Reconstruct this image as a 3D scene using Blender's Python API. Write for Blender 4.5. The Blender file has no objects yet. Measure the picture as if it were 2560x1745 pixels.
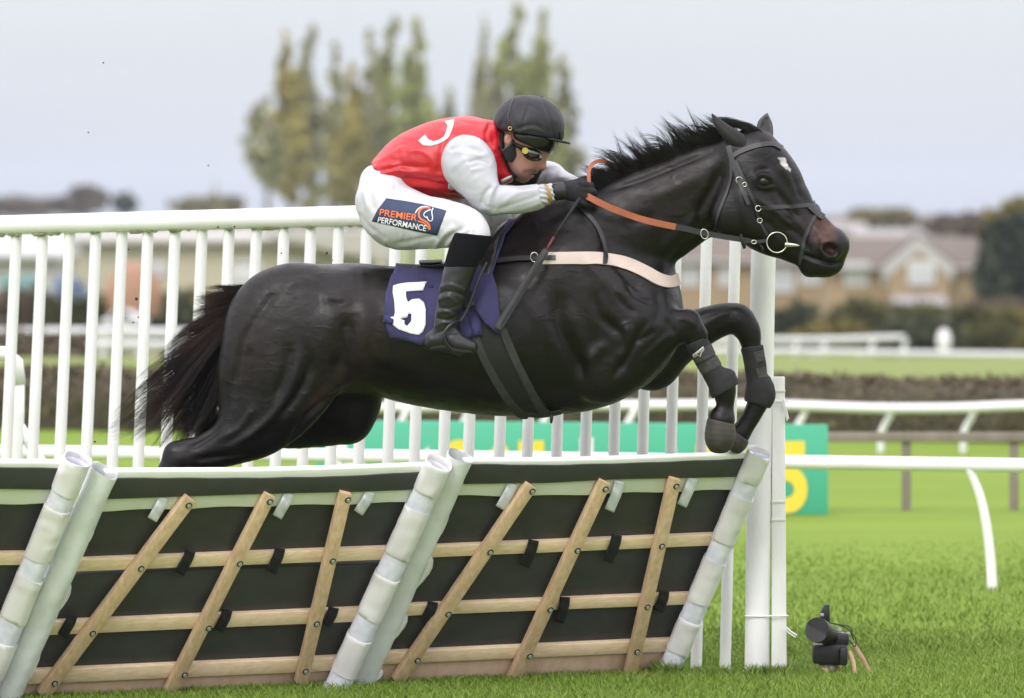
import bpy, bmesh, math, random
import numpy as np
from mathutils import Vector, Matrix
from mathutils.bvhtree import BVHTree
from mathutils import geometry as mgeo

random.seed(7); RNG = np.random.RandomState(11)
SC = bpy.context.scene
COL = SC.collection

# ------------------------------------------------------------------ camera
# one photo pixel (of 2560) is 1.5 mm at the horse's plane (Y = 0), 20 m from the camera
S, D, HC, HY = 0.0015, 20.0, 1.7625, 540.0
cam = bpy.data.cameras.new('camera'); co = bpy.data.objects.new('camera', cam); COL.objects.link(co)
co.location = (0, -D, HC); co.rotation_euler = (math.radians(90), 0, 0)
cam.sensor_width = 36; cam.lens = 36*D/(2560*S); cam.shift_y = -(872.5-HY)/2560
cam.clip_start = 0.5; cam.clip_end = 6000
cam.dof.use_dof = True; cam.dof.focus_distance = D-0.12; cam.dof.aperture_fstop = 3.3
SC.camera = co

# ------------------------------------------------------------------ sky, sun, exposure
SUN_EL, SUN_AZ = math.radians(42), math.radians(205)
wd = bpy.data.worlds.new('World'); SC.world = wd; wd.use_nodes = True
nt = wd.node_tree; nt.nodes.clear()
N = nt.nodes.new; Lk = nt.links.new
out = N('ShaderNodeOutputWorld'); bg = N('ShaderNodeBackground'); sky = N('ShaderNodeTexSky')
sky.sky_type = 'NISHITA'; sky.sun_disc = False; sky.sun_elevation = SUN_EL; sky.sun_rotation = SUN_AZ
sky.air_density = 1.0; sky.dust_density = 3.0
tc = N('ShaderNodeTexCoord'); sp = N('ShaderNodeSeparateXYZ'); ramp = N('ShaderNodeValToRGB')
nz = N('ShaderNodeTexNoise'); nz.inputs['Scale'].default_value = 5.0; nz.inputs['Detail'].default_value = 3
mp = N('ShaderNodeMapping'); mp.inputs['Scale'].default_value = (1, 1, 7)
ad = N('ShaderNodeMath'); ad.operation = 'MULTIPLY_ADD'; ad.inputs[1].default_value = 0.018; 
Lk(tc.outputs['Generated'], sp.inputs[0]); Lk(tc.outputs['Generated'], mp.inputs[0]); Lk(mp.outputs[0], nz.inputs['Vector'])
Lk(nz.outputs['Fac'], ad.inputs[0]); Lk(sp.outputs['Z'], ad.inputs[2]); Lk(ad.outputs[0], ramp.inputs[0])
SKY = 10.0
cr = ramp.color_ramp
def skc(e, r, g, b):
    el = cr.elements.new(e); el.color = (r, g, b, 1)
cr.elements[0].position = 0.0; cr.elements[0].color = (.40, .45, .545, 1)
cr.elements[1].position = 1.0; cr.elements[1].color = (1.9, 1.84, 1.98, 1)
skc(.012, .435, .48, .548); skc(.026, .515, .548, .597); skc(.045, .58, .602, .633); skc(.12, .86, .87, .90); skc(.4, 1.45, 1.41, 1.50)
mul = N('ShaderNodeVectorMath'); mul.operation = 'SCALE'; mul.inputs['Scale'].default_value = SKY
mix = N('ShaderNodeMix'); mix.data_type = 'RGBA'; mix.inputs['Factor'].default_value = 0.92
Lk(ramp.outputs[0], mul.inputs[0]); Lk(sky.outputs[0], mix.inputs['A']); Lk(mul.outputs[0], mix.inputs['B'])
Lk(mix.outputs['Result'], bg.inputs[0]); bg.inputs[1].default_value = 0.1
Lk(bg.outputs[0], out.inputs[0])
sl = bpy.data.lights.new('sun', 'SUN'); so = bpy.data.objects.new('sun', sl); COL.objects.link(so)
sl.energy = 1.0; sl.angle = math.radians(25); sl.color = (1, .965, .95)
# sun_rotation is measured from +Y towards +X; the lamp shines along its local -Z
sd = Vector((math.sin(SUN_AZ)*math.cos(SUN_EL), math.cos(SUN_AZ)*math.cos(SUN_EL), math.sin(SUN_EL)))
so.rotation_euler = sd.to_track_quat('Z', 'Y').to_euler(); so.location = (-8, -10, 14)
SC.view_settings.view_transform = 'Standard'; SC.view_settings.look = 'None'
SC.view_settings.exposure = 0.5; SC.view_settings.gamma = 1.0
SC.render.engine = 'CYCLES'
SC.cycles.use_denoising = True; SC.cycles.max_bounces = 6; SC.cycles.transparent_max_bounces = 8
SC.cycles.volume_bounces = 0

# ------------------------------------------------------------------ pixel <-> world
def kk(Y): return S*(D+Y)/D
def P(px, py, Y=0.0):
    k = kk(Y); return Vector(((px-1280)*k, Y, HC-(py-HY)*k))
def ground_Y(py): return D*(HC/(S*(py-HY))-1)
CAM = Vector((0, -D, HC))
def ray(px, py): return (P(px, py, 0)-CAM).normalized()
def to_px(V):
    k = S*(D+V[:, 1])/D
    return np.stack([1280+V[:, 0]/k, HY+(HC-V[:, 2])/k], 1)

# ------------------------------------------------------------------ objects
def tag(o, label=None, cat=None, group=None, kind=None):
    if label: o['label'] = label
    if cat: o['category'] = cat
    if group: o['group'] = group
    if kind: o['kind'] = kind
    return o
def thing(name, loc, label, cat, group=None):
    o = bpy.data.objects.new(name, None); COL.objects.link(o); o.location = loc; o.empty_display_size = .1
    return tag(o, label, cat, group)
WLOC = {}
def wloc(o):
    v = Vector((0, 0, 0))
    while o is not None:
        v = v+o.location; o = o.parent
    return v
def obj(name, verts, faces, mat, parent=None, smooth=True, sharp=None, base=True, fmats=None):
    V = np.asarray(verts, dtype=np.float64).reshape(-1, 3)
    me = bpy.data.meshes.new(name); o = bpy.data.objects.new(name, me); COL.objects.link(o)
    if parent is not None:
        o.parent = parent; off = np.array(wloc(parent)); loc = np.zeros(3)
    else:
        off = np.array([V[:, 0].mean(), V[:, 1].mean(), V[:, 2].min()]); loc = off
    o.location = loc if parent is None else (0, 0, 0)
    V = V-off
    if isinstance(faces, np.ndarray):
        nf, w = faces.shape
        me.vertices.add(len(V)); me.vertices.foreach_set('co', V.astype(np.float32).ravel())
        me.loops.add(nf*w); me.loops.foreach_set('vertex_index', faces.astype(np.int32).ravel())
        me.polygons.add(nf); me.polygons.foreach_set('loop_start', (np.arange(nf)*w).astype(np.int32))
        me.update(calc_edges=True); me.validate()
    else:
        me.from_pydata([tuple(v) for v in V], [], faces); me.update()
    mats = mat if isinstance(mat, (list, tuple)) else [mat]
    for m in mats: me.materials.append(m)
    if fmats is not None: me.polygons.foreach_set('material_index', np.asarray(fmats, np.int32))
    me.polygons.foreach_set('use_smooth', np.full(len(me.polygons), bool(smooth)))
    if sharp: me.set_sharp_from_angle(angle=math.radians(sharp))
    return o
class MB:
    """collects pieces of ONE mesh"""
    def __init__(s): s.v = []; s.f = []
    def add(s, v, f):
        n = len(s.v); s.v += [tuple(p) for p in v]; s.f += [tuple(i+n for i in q) for q in f]; return s
    def build(s, name, mat, parent=None, smooth=True, sharp=35): return obj(name, s.v, s.f, mat, parent, smooth, sharp)
def bm_out(bm):
    bm.verts.index_update(); v = [tuple(x.co) for x in bm.verts]; f = [tuple(x.index for x in q.verts) for q in bm.faces]; bm.free(); return v, f
def prism(poly, n, t, bev=0.002):
    """poly: coplanar world points; extruded by n*t, edges softened"""
    bm = bmesh.new(); n = Vector(n).normalized()
    vs = [bm.verts.new(p) for p in poly]; f = bm.faces.new(vs)
    if f.normal.dot(n) > 0 or True:
        r = bmesh.ops.extrude_face_region(bm, geom=[f]); ex = [e for e in r['geom'] if isinstance(e, bmesh.types.BMVert)]
        bmesh.ops.translate(bm, vec=n*t, verts=ex)
    bmesh.ops.recalc_face_normals(bm, faces=bm.faces)
    if bev: bmesh.ops.bevel(bm, geom=list(bm.edges), offset=bev, segments=2, affect='EDGES', profile=.5)
    return bm_out(bm)
def box(c, sx, sy, sz, bev=0.004, rot=None):
    bm = bmesh.new(); bmesh.ops.create_cube(bm, size=1)
    bmesh.ops.scale(bm, vec=(sx, sy, sz), verts=bm.verts)
    if bev: bmesh.ops.bevel(bm, geom=list(bm.edges), offset=bev, segments=2, affect='EDGES', profile=.5)
    if rot is not None: bmesh.ops.rotate(bm, matrix=rot.to_3x3() if hasattr(rot, 'to_3x3') else rot, verts=bm.verts)
    bmesh.ops.translate(bm, vec=c, verts=bm.verts)
    return bm_out(bm)
def catmull(pts, n):
    A = np.asarray(pts, float)
    if len(A) < 3 or n <= 1:
        if n <= 1: return A
        t = np.linspace(0, 1, n*(len(A)-1)+1)[:, None]; return A[0]*(1-t)+A[-1]*t
    Q = np.vstack([2*A[0]-A[1], A, 2*A[-1]-A[-2]]); o = []
    for i in range(len(A)-1):
        p0, p1, p2, p3 = Q[i:i+4]
        for t in np.arange(n)/n:
            o.append(.5*((2*p1)+(-p0+p2)*t+(2*p0-5*p1+4*p2-p3)*t*t+(-p0+3*p1-3*p2+p3)*t**3))
    o.append(A[-1]); return np.array(o)
def tubev(pts, rad, seg=10, caps=True, flat=1.0, up=None):
    """swept tube, pts (N,3), rad scalar or list"""
    A = np.asarray(pts, float); n = len(A); R = np.broadcast_to(np.asarray(rad, float), (n,))
    T = np.gradient(A, axis=0); T /= np.linalg.norm(T, axis=1)[:, None]+1e-12
    u = np.array(up if up is not None else (0, 1, 0), float)
    V = []
    for i in range(n):
        b = np.cross(T[i], u); bl = np.linalg.norm(b)
        if bl < 1e-4: b = np.cross(T[i], (1, 0, 0.01)); bl = np.linalg.norm(b)
        b /= bl; c = np.cross(b, T[i])
        for k in range(seg):
            a = 2*math.pi*k/seg; V.append(A[i]+R[i]*(math.cos(a)*b+math.sin(a)*flat*c))
    F = []
    for i in range(n-1):
        for k in range(seg):
            k2 = (k+1) % seg; F.append((i*seg+k, i*seg+k2, (i+1)*seg+k2, (i+1)*seg+k))
    if caps: F.append(tuple(range(seg))[::-1]); F.append(tuple((n-1)*seg+k for k in range(seg)))
    return V, F
def torus(c, R, r, ax='y', seg=24, sq=1.0, tilt=0.0):
    a = np.linspace(0, 2*math.pi, seg+1)
    u = Vector((math.cos(tilt), 0, math.sin(tilt))); w = Vector((-math.sin(tilt), 0, math.cos(tilt)))
    if ax == 'x': u = Vector((0, 1, 0)); w = Vector((0, 0, 1))
    pts = [Vector(c)+u*R*math.cos(t)+w*R*sq*math.sin(t) for t in a]
    return tubev(pts, r, 8, caps=False)

# ------------------------------------------------------------------ materials
def mat(name, col, rough=.6, col2=None, scale=8., detail=4., bump=0., bscale=None, metal=0., spec=.5, stretch=None, rot=None, sheen=0., coat=0., attr=None, island=0., bdist=.01, contrast=None, ridged=False, rvar=0.):
    m = bpy.data.materials.new(name); m.use_nodes = True; t = m.node_tree; n = t.nodes; l = t.links
    b = n['Principled BSDF']; b.inputs['Roughness'].default_value = rough; b.inputs['Metallic'].default_value = metal
    b.inputs['Specular IOR Level'].default_value = spec; b.inputs['Base Color'].default_value = (*col, 1)
    if sheen: b.inputs['Sheen Weight'].default_value = sheen; b.inputs['Sheen Roughness'].default_value = .5
    if coat: b.inputs['Coat Weight'].default_value = coat; b.inputs['Coat Roughness'].default_value = .15
    tcn = n.new('ShaderNodeTexCoord'); mpn = n.new('ShaderNodeMapping'); l.new(tcn.outputs['Object'], mpn.inputs[0])
    if stretch: mpn.inputs['Scale'].default_value = stretch
    if rot: mpn.inputs['Rotation'].default_value = rot
    src = None
    if col2 is not None:
        nn = n.new('ShaderNodeTexNoise'); nn.inputs['Scale'].default_value = scale; nn.inputs['Detail'].default_value = detail
        l.new(mpn.outputs[0], nn.inputs['Vector'])
        r = n.new('ShaderNodeMapRange'); r.inputs[1].default_value = .5-(contrast or .2); r.inputs[2].default_value = .5+(contrast or .2)
        l.new(nn.outputs['Fac'], r.inputs[0])
        mx = n.new('ShaderNodeMix'); mx.data_type = 'RGBA'; mx.inputs['A'].default_value = (*col, 1); mx.inputs['B'].default_value = (*col2, 1)
        l.new(r.outputs[0], mx.inputs['Factor']); src = mx.outputs['Result']
    if attr:
        at = n.new('ShaderNodeAttribute'); at.attribute_name = attr
        if src is None: src = at.outputs['Color']
        else:
            mm = n.new('ShaderNodeMix'); mm.data_type = 'RGBA'; mm.blend_type = 'MULTIPLY'; mm.inputs['Factor'].default_value = 1
            l.new(at.outputs['Color'], mm.inputs['A']); l.new(src, mm.inputs['B']); src = mm.outputs['Result']
    if island:
        g = n.new('ShaderNodeNewGeometry'); hs = n.new('ShaderNodeHueSaturation'); mr = n.new('ShaderNodeMapRange')
        mr.inputs[3].default_value = 1-island; mr.inputs[4].default_value = 1+island
        l.new(g.outputs['Random Per Island'], mr.inputs[0]); l.new(mr.outputs[0], hs.inputs['Value'])
        if src is None: hs.inputs['Color'].default_value = (*col, 1)
        else: l.new(src, hs.inputs['Color'])
        src = hs.outputs['Color']
    if src is not None: l.new(src, b.inputs['Base Color'])
    if rvar:
        rn = n.new('ShaderNodeTexNoise'); rn.inputs['Scale'].default_value = 16; rn.inputs['Detail'].default_value = 6; l.new(mpn.outputs[0], rn.inputs['Vector'])
        rm = n.new('ShaderNodeMapRange'); rm.inputs[1].default_value = .3; rm.inputs[2].default_value = .7; rm.inputs[3].default_value = rough-rvar; rm.inputs[4].default_value = rough+rvar
        l.new(rn.outputs['Fac'], rm.inputs[0]); l.new(rm.outputs[0], b.inputs['Roughness'])
    if bump:
        bn = n.new('ShaderNodeTexNoise'); bn.inputs['Scale'].default_value = bscale or scale*4; bn.inputs['Detail'].default_value = 5
        if ridged: bn.noise_type = 'RIDGED_MULTIFRACTAL'; bn.inputs['Detail'].default_value = 2 if ridged is True else ridged; bn.inputs['Distortion'].default_value = .8
        l.new(mpn.outputs[0], bn.inputs['Vector'])
        bp = n.new('ShaderNodeBump'); bp.inputs['Strength'].default_value = bump; bp.inputs['Distance'].default_value = bdist
        l.new(bn.outputs['Fac'], bp.inputs['Height']); l.new(bp.outputs[0], b.inputs['Normal'])
    return m

# ------------------------------------------------------------------ implicit surfaces
class Field:
    def __init__(s, lo, hi, h):
        s.h = h; s.lo = np.array(lo, float); n = np.ceil((np.array(hi)-s.lo)/h).astype(int)+1
        s.n = n; s.ax = [(s.lo[i]+h*np.arange(n[i])).astype(np.float32) for i in range(3)]
        s.f = np.ones(n, np.float32)
    def sl(s, lo, hi):
        a = np.clip(np.floor((np.array(lo)-s.lo)/s.h).astype(int), 0, s.n-1); b = np.clip(np.ceil((np.array(hi)-s.lo)/s.h).astype(int)+1, 1, s.n)
        return tuple(slice(a[i], b[i]) for i in range(3)), np.all(b > a)
    def xyz(s, q): return s.ax[0][q[0]][:, None, None], s.ax[1][q[1]][None, :, None], s.ax[2][q[2]][None, None, :]
    def join(s, q, d, k, sub=False):
        a = s.f[q]
        if sub:
            d = -d; h = np.clip(.5+.5*(a-d)/k, 0, 1); s.f[q] = d*(1-h)+a*h+k*h*(1-h)
        else:
            h = np.clip(.5+.5*(d-a)/k, 0, 1); s.f[q] = d*(1-h)+a*h-k*h*(1-h)
    def tube(s, W, k=.02, sub=False, n=4, grow=0.):
        """W rows: x,y,z,r,w  (world metres) r = radius in the XZ plane, w = half width in Y"""
        A = catmull(W, n) if len(W) > 1 else np.asarray(W+W, float)
        A = A.copy(); A[:, 3] = np.maximum(A[:, 3]+grow, .0015); A[:, 4] = np.maximum(A[:, 4]+grow, .0015)
        m = max(.05, 2*k)
        R = np.maximum(A[:, 3], A[:, 4]).max()+m
        q, ok = s.sl(A[:, :3].min(0)-R, A[:, :3].max(0)+R)
        if not ok: return
        d = np.ones(s.f[q].shape, np.float32); o = [q[i].start for i in range(3)]
        for a, b in zip(A[:-1], A[1:]):
            R = max(a[3], a[4], b[3], b[4])+m
            q2, ok = s.sl(np.minimum(a[:3], b[:3])-R, np.maximum(a[:3], b[:3])+R)
            if not ok: continue
            X, Y, Z = s.xyz(q2); dx, dz = b[0]-a[0], b[2]-a[2]; L = dx*dx+dz*dz
            t = np.clip(((X-a[0])*dx+(Z-a[2])*dz)/L, 0, 1) if L > 1e-10 else np.zeros((X.shape[0], 1, Z.shape[2]), np.float32)
            r = a[3]+t*(b[3]-a[3]); w = a[4]+t*(b[4]-a[4]); yc = a[1]+t*(b[1]-a[1])
            e = np.sqrt(((X-a[0]-t*dx)**2+(Z-a[2]-t*dz)**2)/(r*r)+((Y-yc)/w)**2)
            dd = (e-1)*np.minimum(r, w)
            l = tuple(slice(q2[i].start-o[i], q2[i].stop-o[i]) for i in range(3))
            d[l] = np.minimum(d[l], dd)
        s.join(q, d, k, sub)
    def ell(s, c, rad, k=.02, sub=False, rot=0., grow=0.):
        """ellipsoid; rot turns it in the XZ plane (image sense, clockwise +)"""
        rad = np.array(rad, float)+grow; R = rad.max()+max(.04, 2*k)
        q, ok = s.sl(np.array(c)-R, np.array(c)+R)
        if not ok: return
        X, Y, Z = s.xyz(q); X = X-c[0]; Z = Z-c[2]; ca, sa = math.cos(rot), math.sin(rot)
        U = X*ca-Z*sa; V = X*sa+Z*ca
        e = np.sqrt((U/rad[0])**2+((Y-c[1])/rad[1])**2+(V/rad[2])**2)
        s.join(q, (e-1)*rad.min(), k, sub)
    def half(s, p, nrm, k=.004):
        """cut away the side nrm points to"""
        X, Y, Z = s.ax[0][:, None, None], s.ax[1][None, :, None], s.ax[2][None, None, :]
        nrm = np.array(nrm, float)/np.linalg.norm(nrm)
        d = -((X-p[0])*nrm[0]+(Y-p[1])*nrm[1]+(Z-p[2])*nrm[2])
        s.join((slice(None),)*3, d, k, True)
    def mesh(s, smooth=1):
        f = s.f; I = f < 0; nx, ny, nz = I.shape
        c = np.zeros((nx-1, ny-1, nz-1), np.int8)
        for i in (0, 1):
            for j in (0, 1):
                for k in (0, 1): c += I[i:nx-1+i, j:ny-1+j, k:nz-1+k]
        M = (c > 0) & (c < 8); idx = np.argwhere(M); n = len(idx)
        vid = np.full(M.shape, -1, np.int32); vid[M] = np.arange(n)
        acc = np.zeros((n, 3)); cnt = np.zeros(n)
        cor = [(i, j, k) for i in (0, 1) for j in (0, 1) for k in (0, 1)]
        val = {q: f[idx[:, 0]+q[0], idx[:, 1]+q[1], idx[:, 2]+q[2]] for q in cor}
        for a in cor:
            for x in range(3):
                if a[x]: continue
                b = list(a); b[x] = 1; b = tuple(b); fa, fb = val[a], val[b]
                cr_ = (fa < 0) != (fb < 0); t = np.where(cr_, fa/np.where(cr_, fa-fb, 1), 0)
                p = np.array(a, float)[None, :].repeat(n, 0); p[:, x] += t
                acc[cr_] += p[cr_]; cnt[cr_] += 1
        V = s.lo+s.h*(idx+acc/np.maximum(cnt, 1)[:, None])
        F = []
        for x in range(3):
            o1, o2 = [(1, 2), (2, 0), (0, 1)][x]
            sa = [slice(None)]*3; sb = [slice(None)]*3; sa[x] = slice(0, -1); sb[x] = slice(1, None)
            A, B = I[tuple(sa)], I[tuple(sb)]; e = np.argwhere(A != B)
            ok = np.ones(len(e), bool)
            for o in (o1, o2): ok &= (e[:, o] > 0) & (e[:, o] < I.shape[o]-1)
            e = e[ok]; ins = A[e[:, 0], e[:, 1], e[:, 2]]
            def g(u, v):
                w = e.copy(); w[:, o1] -= u; w[:, o2] -= v; return vid[w[:, 0], w[:, 1], w[:, 2]]
            q = np.stack([g(1, 1), g(0, 1), g(0, 0), g(1, 0)], 1); q[~ins] = q[~ins][:, ::-1]; F.append(q)
        F = np.vstack(F)
        for _ in range(smooth): V = lap(V, F, .5)
        return V, F
def lap(V, F, a=.5):
    acc = np.zeros_like(V); cnt = np.zeros(len(V))
    for i in range(4):
        for j in ((i+1) % 4, (i-1) % 4):
            np.add.at(acc, F[:, i], V[F[:, j]]); np.add.at(cnt, F[:, i], 1)
    return V+a*(acc/np.maximum(cnt, 1)[:, None]-V)
def vnormals(V, F):
    n = np.cross(V[F[:, 2]]-V[F[:, 0]], V[F[:, 3]]-V[F[:, 1]]); N_ = np.zeros_like(V)
    for i in range(4): np.add.at(N_, F[:, i], n)
    return N_/(np.linalg.norm(N_, axis=1)[:, None]+1e-12)
_ph = RNG.rand(40, 4)*2-1
def wob(V, sc, seed=0):
    """cheap smooth noise, about -1..1"""
    o = np.zeros(len(V))
    for i in range(7):
        d = _ph[(i*3+seed*5) % 40, :3]; d = d/np.linalg.norm(d); o += np.sin(V@d*sc*(1+.37*i)+_ph[(i+seed) % 40, 3]*9)/(1+.25*i)
    return o/3.2
def T(rows, dw=None):
    """pixel rows (px,py,r_px,w_m,Y) -> world rows"""
    o = []
    for px, py, r, w, Y in rows:
        p = P(px, py, Y); o.append((p.x, p.y, p.z, r*kk(Y), w))
    return o
def poly_dist(Q, pl):
    pl = np.asarray(pl, float); d = np.full(len(Q), 1e9)
    for a, b in zip(pl[:-1], pl[1:]):
        v = b-a; t = np.clip(((Q-a)@v)/(v@v), 0, 1); d = np.minimum(d, np.hypot(*(Q-a-t[:, None]*v).T))
    return d
def poly_dist_t(Q, pl):
    pl = np.asarray(pl, float); d = np.full(len(Q), 1e9); tt = np.zeros(len(Q)); L = np.r_[0, np.cumsum(np.hypot(*np.diff(pl, axis=0).T))]
    for i, (a, b) in enumerate(zip(pl[:-1], pl[1:])):
        v = b-a; t = np.clip(((Q-a)@v)/(v@v), 0, 1); e = np.hypot(*(Q-a-t[:, None]*v).T); k = e < d; d[k] = e[k]; tt[k] = ((L[i]+t*(L[i+1]-L[i]))/L[-1])[k]
    return d, tt
def in_poly(Q, poly):
    x, y = Q[:, 0], Q[:, 1]; c = np.zeros(len(Q), bool); n = len(poly)
    for i in range(n):
        x1, y1 = poly[i]; x2, y2 = poly[(i+1) % n]
        if y1 == y2: continue
        k = ((y1 > y) != (y2 > y)) & (x < (x2-x1)*(y-y1)/(y2-y1)+x1); c ^= k
    return c
# ------------------------------------------------------------------ things laid on a surface
class Surf:
    def __init__(s, V, F): s.b = BVHTree.FromPolygons([tuple(v) for v in V], [tuple(int(i) for i in q) for q in F]); s.last = None
    def hit(s, px, py, side=-1):
        r = ray(px, py)
        if side < 0: h = s.b.ray_cast(CAM, r)
        else: h = s.b.ray_cast(CAM+r*40, -r)
        if h[0] is None: return None
        return h[0], h[1]
    def near(s, p):
        h = s.b.find_nearest(p); return h[0], h[1]
    def at(s, px, py, side=-1, Y0=0.):
        h = s.hit(px, py, side)
        if h is None:
            q, n = s.near(P(px, py, s.last if s.last is not None else Y0)); return q, n, False
        s.last = h[0].y; return h[0], h[1], True
def strap(sf, path, width, th=.004, off=.002, side=-1, n=6, cols=4, lift=None, taper=False):
    """flat strap following a surface along a pixel path; returns verts, faces of a closed shell"""
    A = catmull(path, n); L = np.r_[0, np.cumsum(np.hypot(*np.diff(A, axis=0).T))]
    m = max(6, int(L[-1]/5)); t = np.linspace(0, L[-1], m)
    A = np.stack([np.interp(t, L, A[:, i]) for i in range(2)], 1); Tn = np.gradient(A, axis=0); Tn /= np.linalg.norm(Tn, axis=1)[:, None]
    Nn = np.stack([-Tn[:, 1], Tn[:, 0]], 1); G = []; GN = []
    for i in range(m):
        row = []; rn = []
        for c in range(cols+1):
            u = (c/cols-.5)*width; p, nr, ok = sf.at(A[i, 0]+Nn[i, 0]*u, A[i, 1]+Nn[i, 1]*u, side); row.append(np.array(p)); rn.append(np.array(nr))
        G.append(row); GN.append(rn)
    G = np.array(G); GN = np.array(GN)
    for _ in range(2):
        GN[1:-1] = (GN[:-2]+GN[1:-1]*2+GN[2:])/4; GN = GN/np.linalg.norm(GN, axis=2)[:, :, None]
        G[1:-1] = (G[:-2]+G[1:-1]*2+G[2:])/4
    lf = 0 if lift is None else np.array([lift(i/(m-1)) for i in range(m)])[:, None, None]
    top = G+GN*(off+th+lf); bot = G+GN*(off-.001+lf)
    return shell(top, bot)
def shell(top, bot):
    m, c = top.shape[:2]; V = [tuple(p) for p in top.reshape(-1, 3)]+[tuple(p) for p in bot.reshape(-1, 3)]; o = m*c; F = []
    I = lambda i, j: i*c+j
    for i in range(m-1):
        for j in range(c-1):
            F.append((I(i, j), I(i, j+1), I(i+1, j+1), I(i+1, j))); F.append((o+I(i, j), o+I(i+1, j), o+I(i+1, j+1), o+I(i, j+1)))
        F.append((I(i, 0), I(i+1, 0), o+I(i+1, 0), o+I(i, 0))); F.append((I(i, c-1), o+I(i, c-1), o+I(i+1, c-1), I(i+1, c-1)))
    for j in range(c-1):
        F.append((I(0, j), o+I(0, j), o+I(0, j+1), I(0, j+1))); F.append((I(m-1, j), I(m-1, j+1), o+I(m-1, j+1), o+I(m-1, j)))
    return V, F
def dense_poly(poly, step):
    o = []
    for i in range(len(poly)):
        a = np.array(poly[i], float); b = np.array(poly[(i+1) % len(poly)], float); n = max(1, int(np.hypot(*(b-a))/step))
        o += [tuple(a+(b-a)*k/n) for k in range(n)]
    return o
def cdt(polys, step):
    """triangulate outer poly + holes with an inner grid"""
    pts = []; ed = []
    for pl in polys:
        d = dense_poly(pl, step); n0 = len(pts); pts += d; ed += [(n0+i, n0+(i+1) % len(d)) for i in range(len(d))]
    A = np.array(polys[0]); lo, hi = A.min(0), A.max(0)
    g = np.array([(x, y) for x in np.arange(lo[0], hi[0], step) for y in np.arange(lo[1], hi[1], step)])+RNG.rand(1)*.1
    if len(g):
        k = in_poly(g, polys[0]) & (poly_dist(g, list(polys[0])+[polys[0][0]]) > step*.5)
        for h in polys[1:]: k &= ~in_poly(g, h) & (poly_dist(g, list(h)+[h[0]]) > step*.5)
        pts += [tuple(p) for p in g[k]]
    r = mgeo.delaunay_2d_cdt([Vector(p) for p in pts], ed, [], 1, 1e-4)
    V = np.array([tuple(v) for v in r[0]]); F = [tuple(f) for f in r[2]]
    if len(polys) > 1:
        F = [f for f in F if not any(in_poly(V[list(f)].mean(0)[None], h)[0] for h in polys[1:])]
    return V, F
def sheet(sf, polys, step=8, th=.003, off=.002, side=-1, wave=None, Y0=0.):
    """a thin sheet with the given pixel outline laid on a surface"""
    V2, F2 = cdt(polys, step); sf.last = None
    order = np.argsort(np.hypot(*(V2-V2.mean(0)).T)); top = np.zeros((len(V2), 3)); bot = top.copy()
    for i in order:
        p, n, ok = sf.at(V2[i, 0], V2[i, 1], side, Y0); p = np.array(p); n = np.array(n)
        w = wave(V2[i, 0], V2[i, 1]) if wave else 0.
        top[i] = p+n*(off+th+w); bot[i] = p+n*(off-.001+(w*.6))
    V = [tuple(p) for p in top]+[tuple(p) for p in bot]; o = len(V2)
    from collections import Counter
    c = Counter(); FF = []
    for f in F2:
        a = np.cross(np.subtract(V[f[1]], V[f[0]]), np.subtract(V[f[2]], V[f[0]]))
        if (a[1] > 0) == (side < 0): f = f[::-1]
        FF.append(f)
    F = list(FF)+[tuple(o+i for i in f[::-1]) for f in FF]
    for f in FF:
        for i in range(len(f)): c[(f[i], f[(i+1) % len(f)])] += 1
    for (a, b) in list(c):
        if (b, a) not in c: F.append((b, a, o+a, o+b))
    return V, F
def text2d(s, bold=0.0, size=1.0, align='LEFT'):
    cu = bpy.data.curves.new('t', 'FONT'); cu.body = s; cu.size = size; cu.offset = bold; cu.align_x = align; cu.resolution_u = 4
    ob = bpy.data.objects.new('t', cu); COL.objects.link(ob)
    dg = bpy.context.evaluated_depsgraph_get(); me = bpy.data.meshes.new_from_object(ob.evaluated_get(dg))
    V = np.array([v.co[:2] for v in me.vertices]); F = [tuple(p.vertices) for p in me.polygons]
    bpy.data.objects.remove(ob); bpy.data.curves.remove(cu); bpy.data.meshes.remove(me)
    return V, F
def flat_on(sf, V2, F2, off=.003, side=-1, Y0=0.):
    sf.last = None; V = []
    for x, y in V2:
        p, n, ok = sf.at(x, y, side, Y0); V.append(tuple(np.array(p)+np.array(n)*off))
    FF = []
    for f in F2:
        a = np.cross(np.subtract(V[f[1]], V[f[0]]), np.subtract(V[f[2]], V[f[0]])); FF.append(f[::-1] if a[1] > 0 else f)
    return V, FF
def fit_text(s, x0, y0, x1, y1, h, bold=0.0):
    """text whose baseline runs from pixel (x0,y0) to (x1,y1) with cap height h pixels"""
    V, F = text2d(s, bold); lo = V[:, 0].min(); w = V[:, 0].max()-lo; ch = V[:, 1].max()
    d = np.array([x1-x0, y1-y0], float); L = np.hypot(*d); d /= L; up = np.array([d[1], -d[0]])
    if up[1] > 0: up = -up
    return np.array([x0, y0])+((V[:, :1]-lo)/w*L)*d+(V[:, 1:]/ch*h)*up, F
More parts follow.
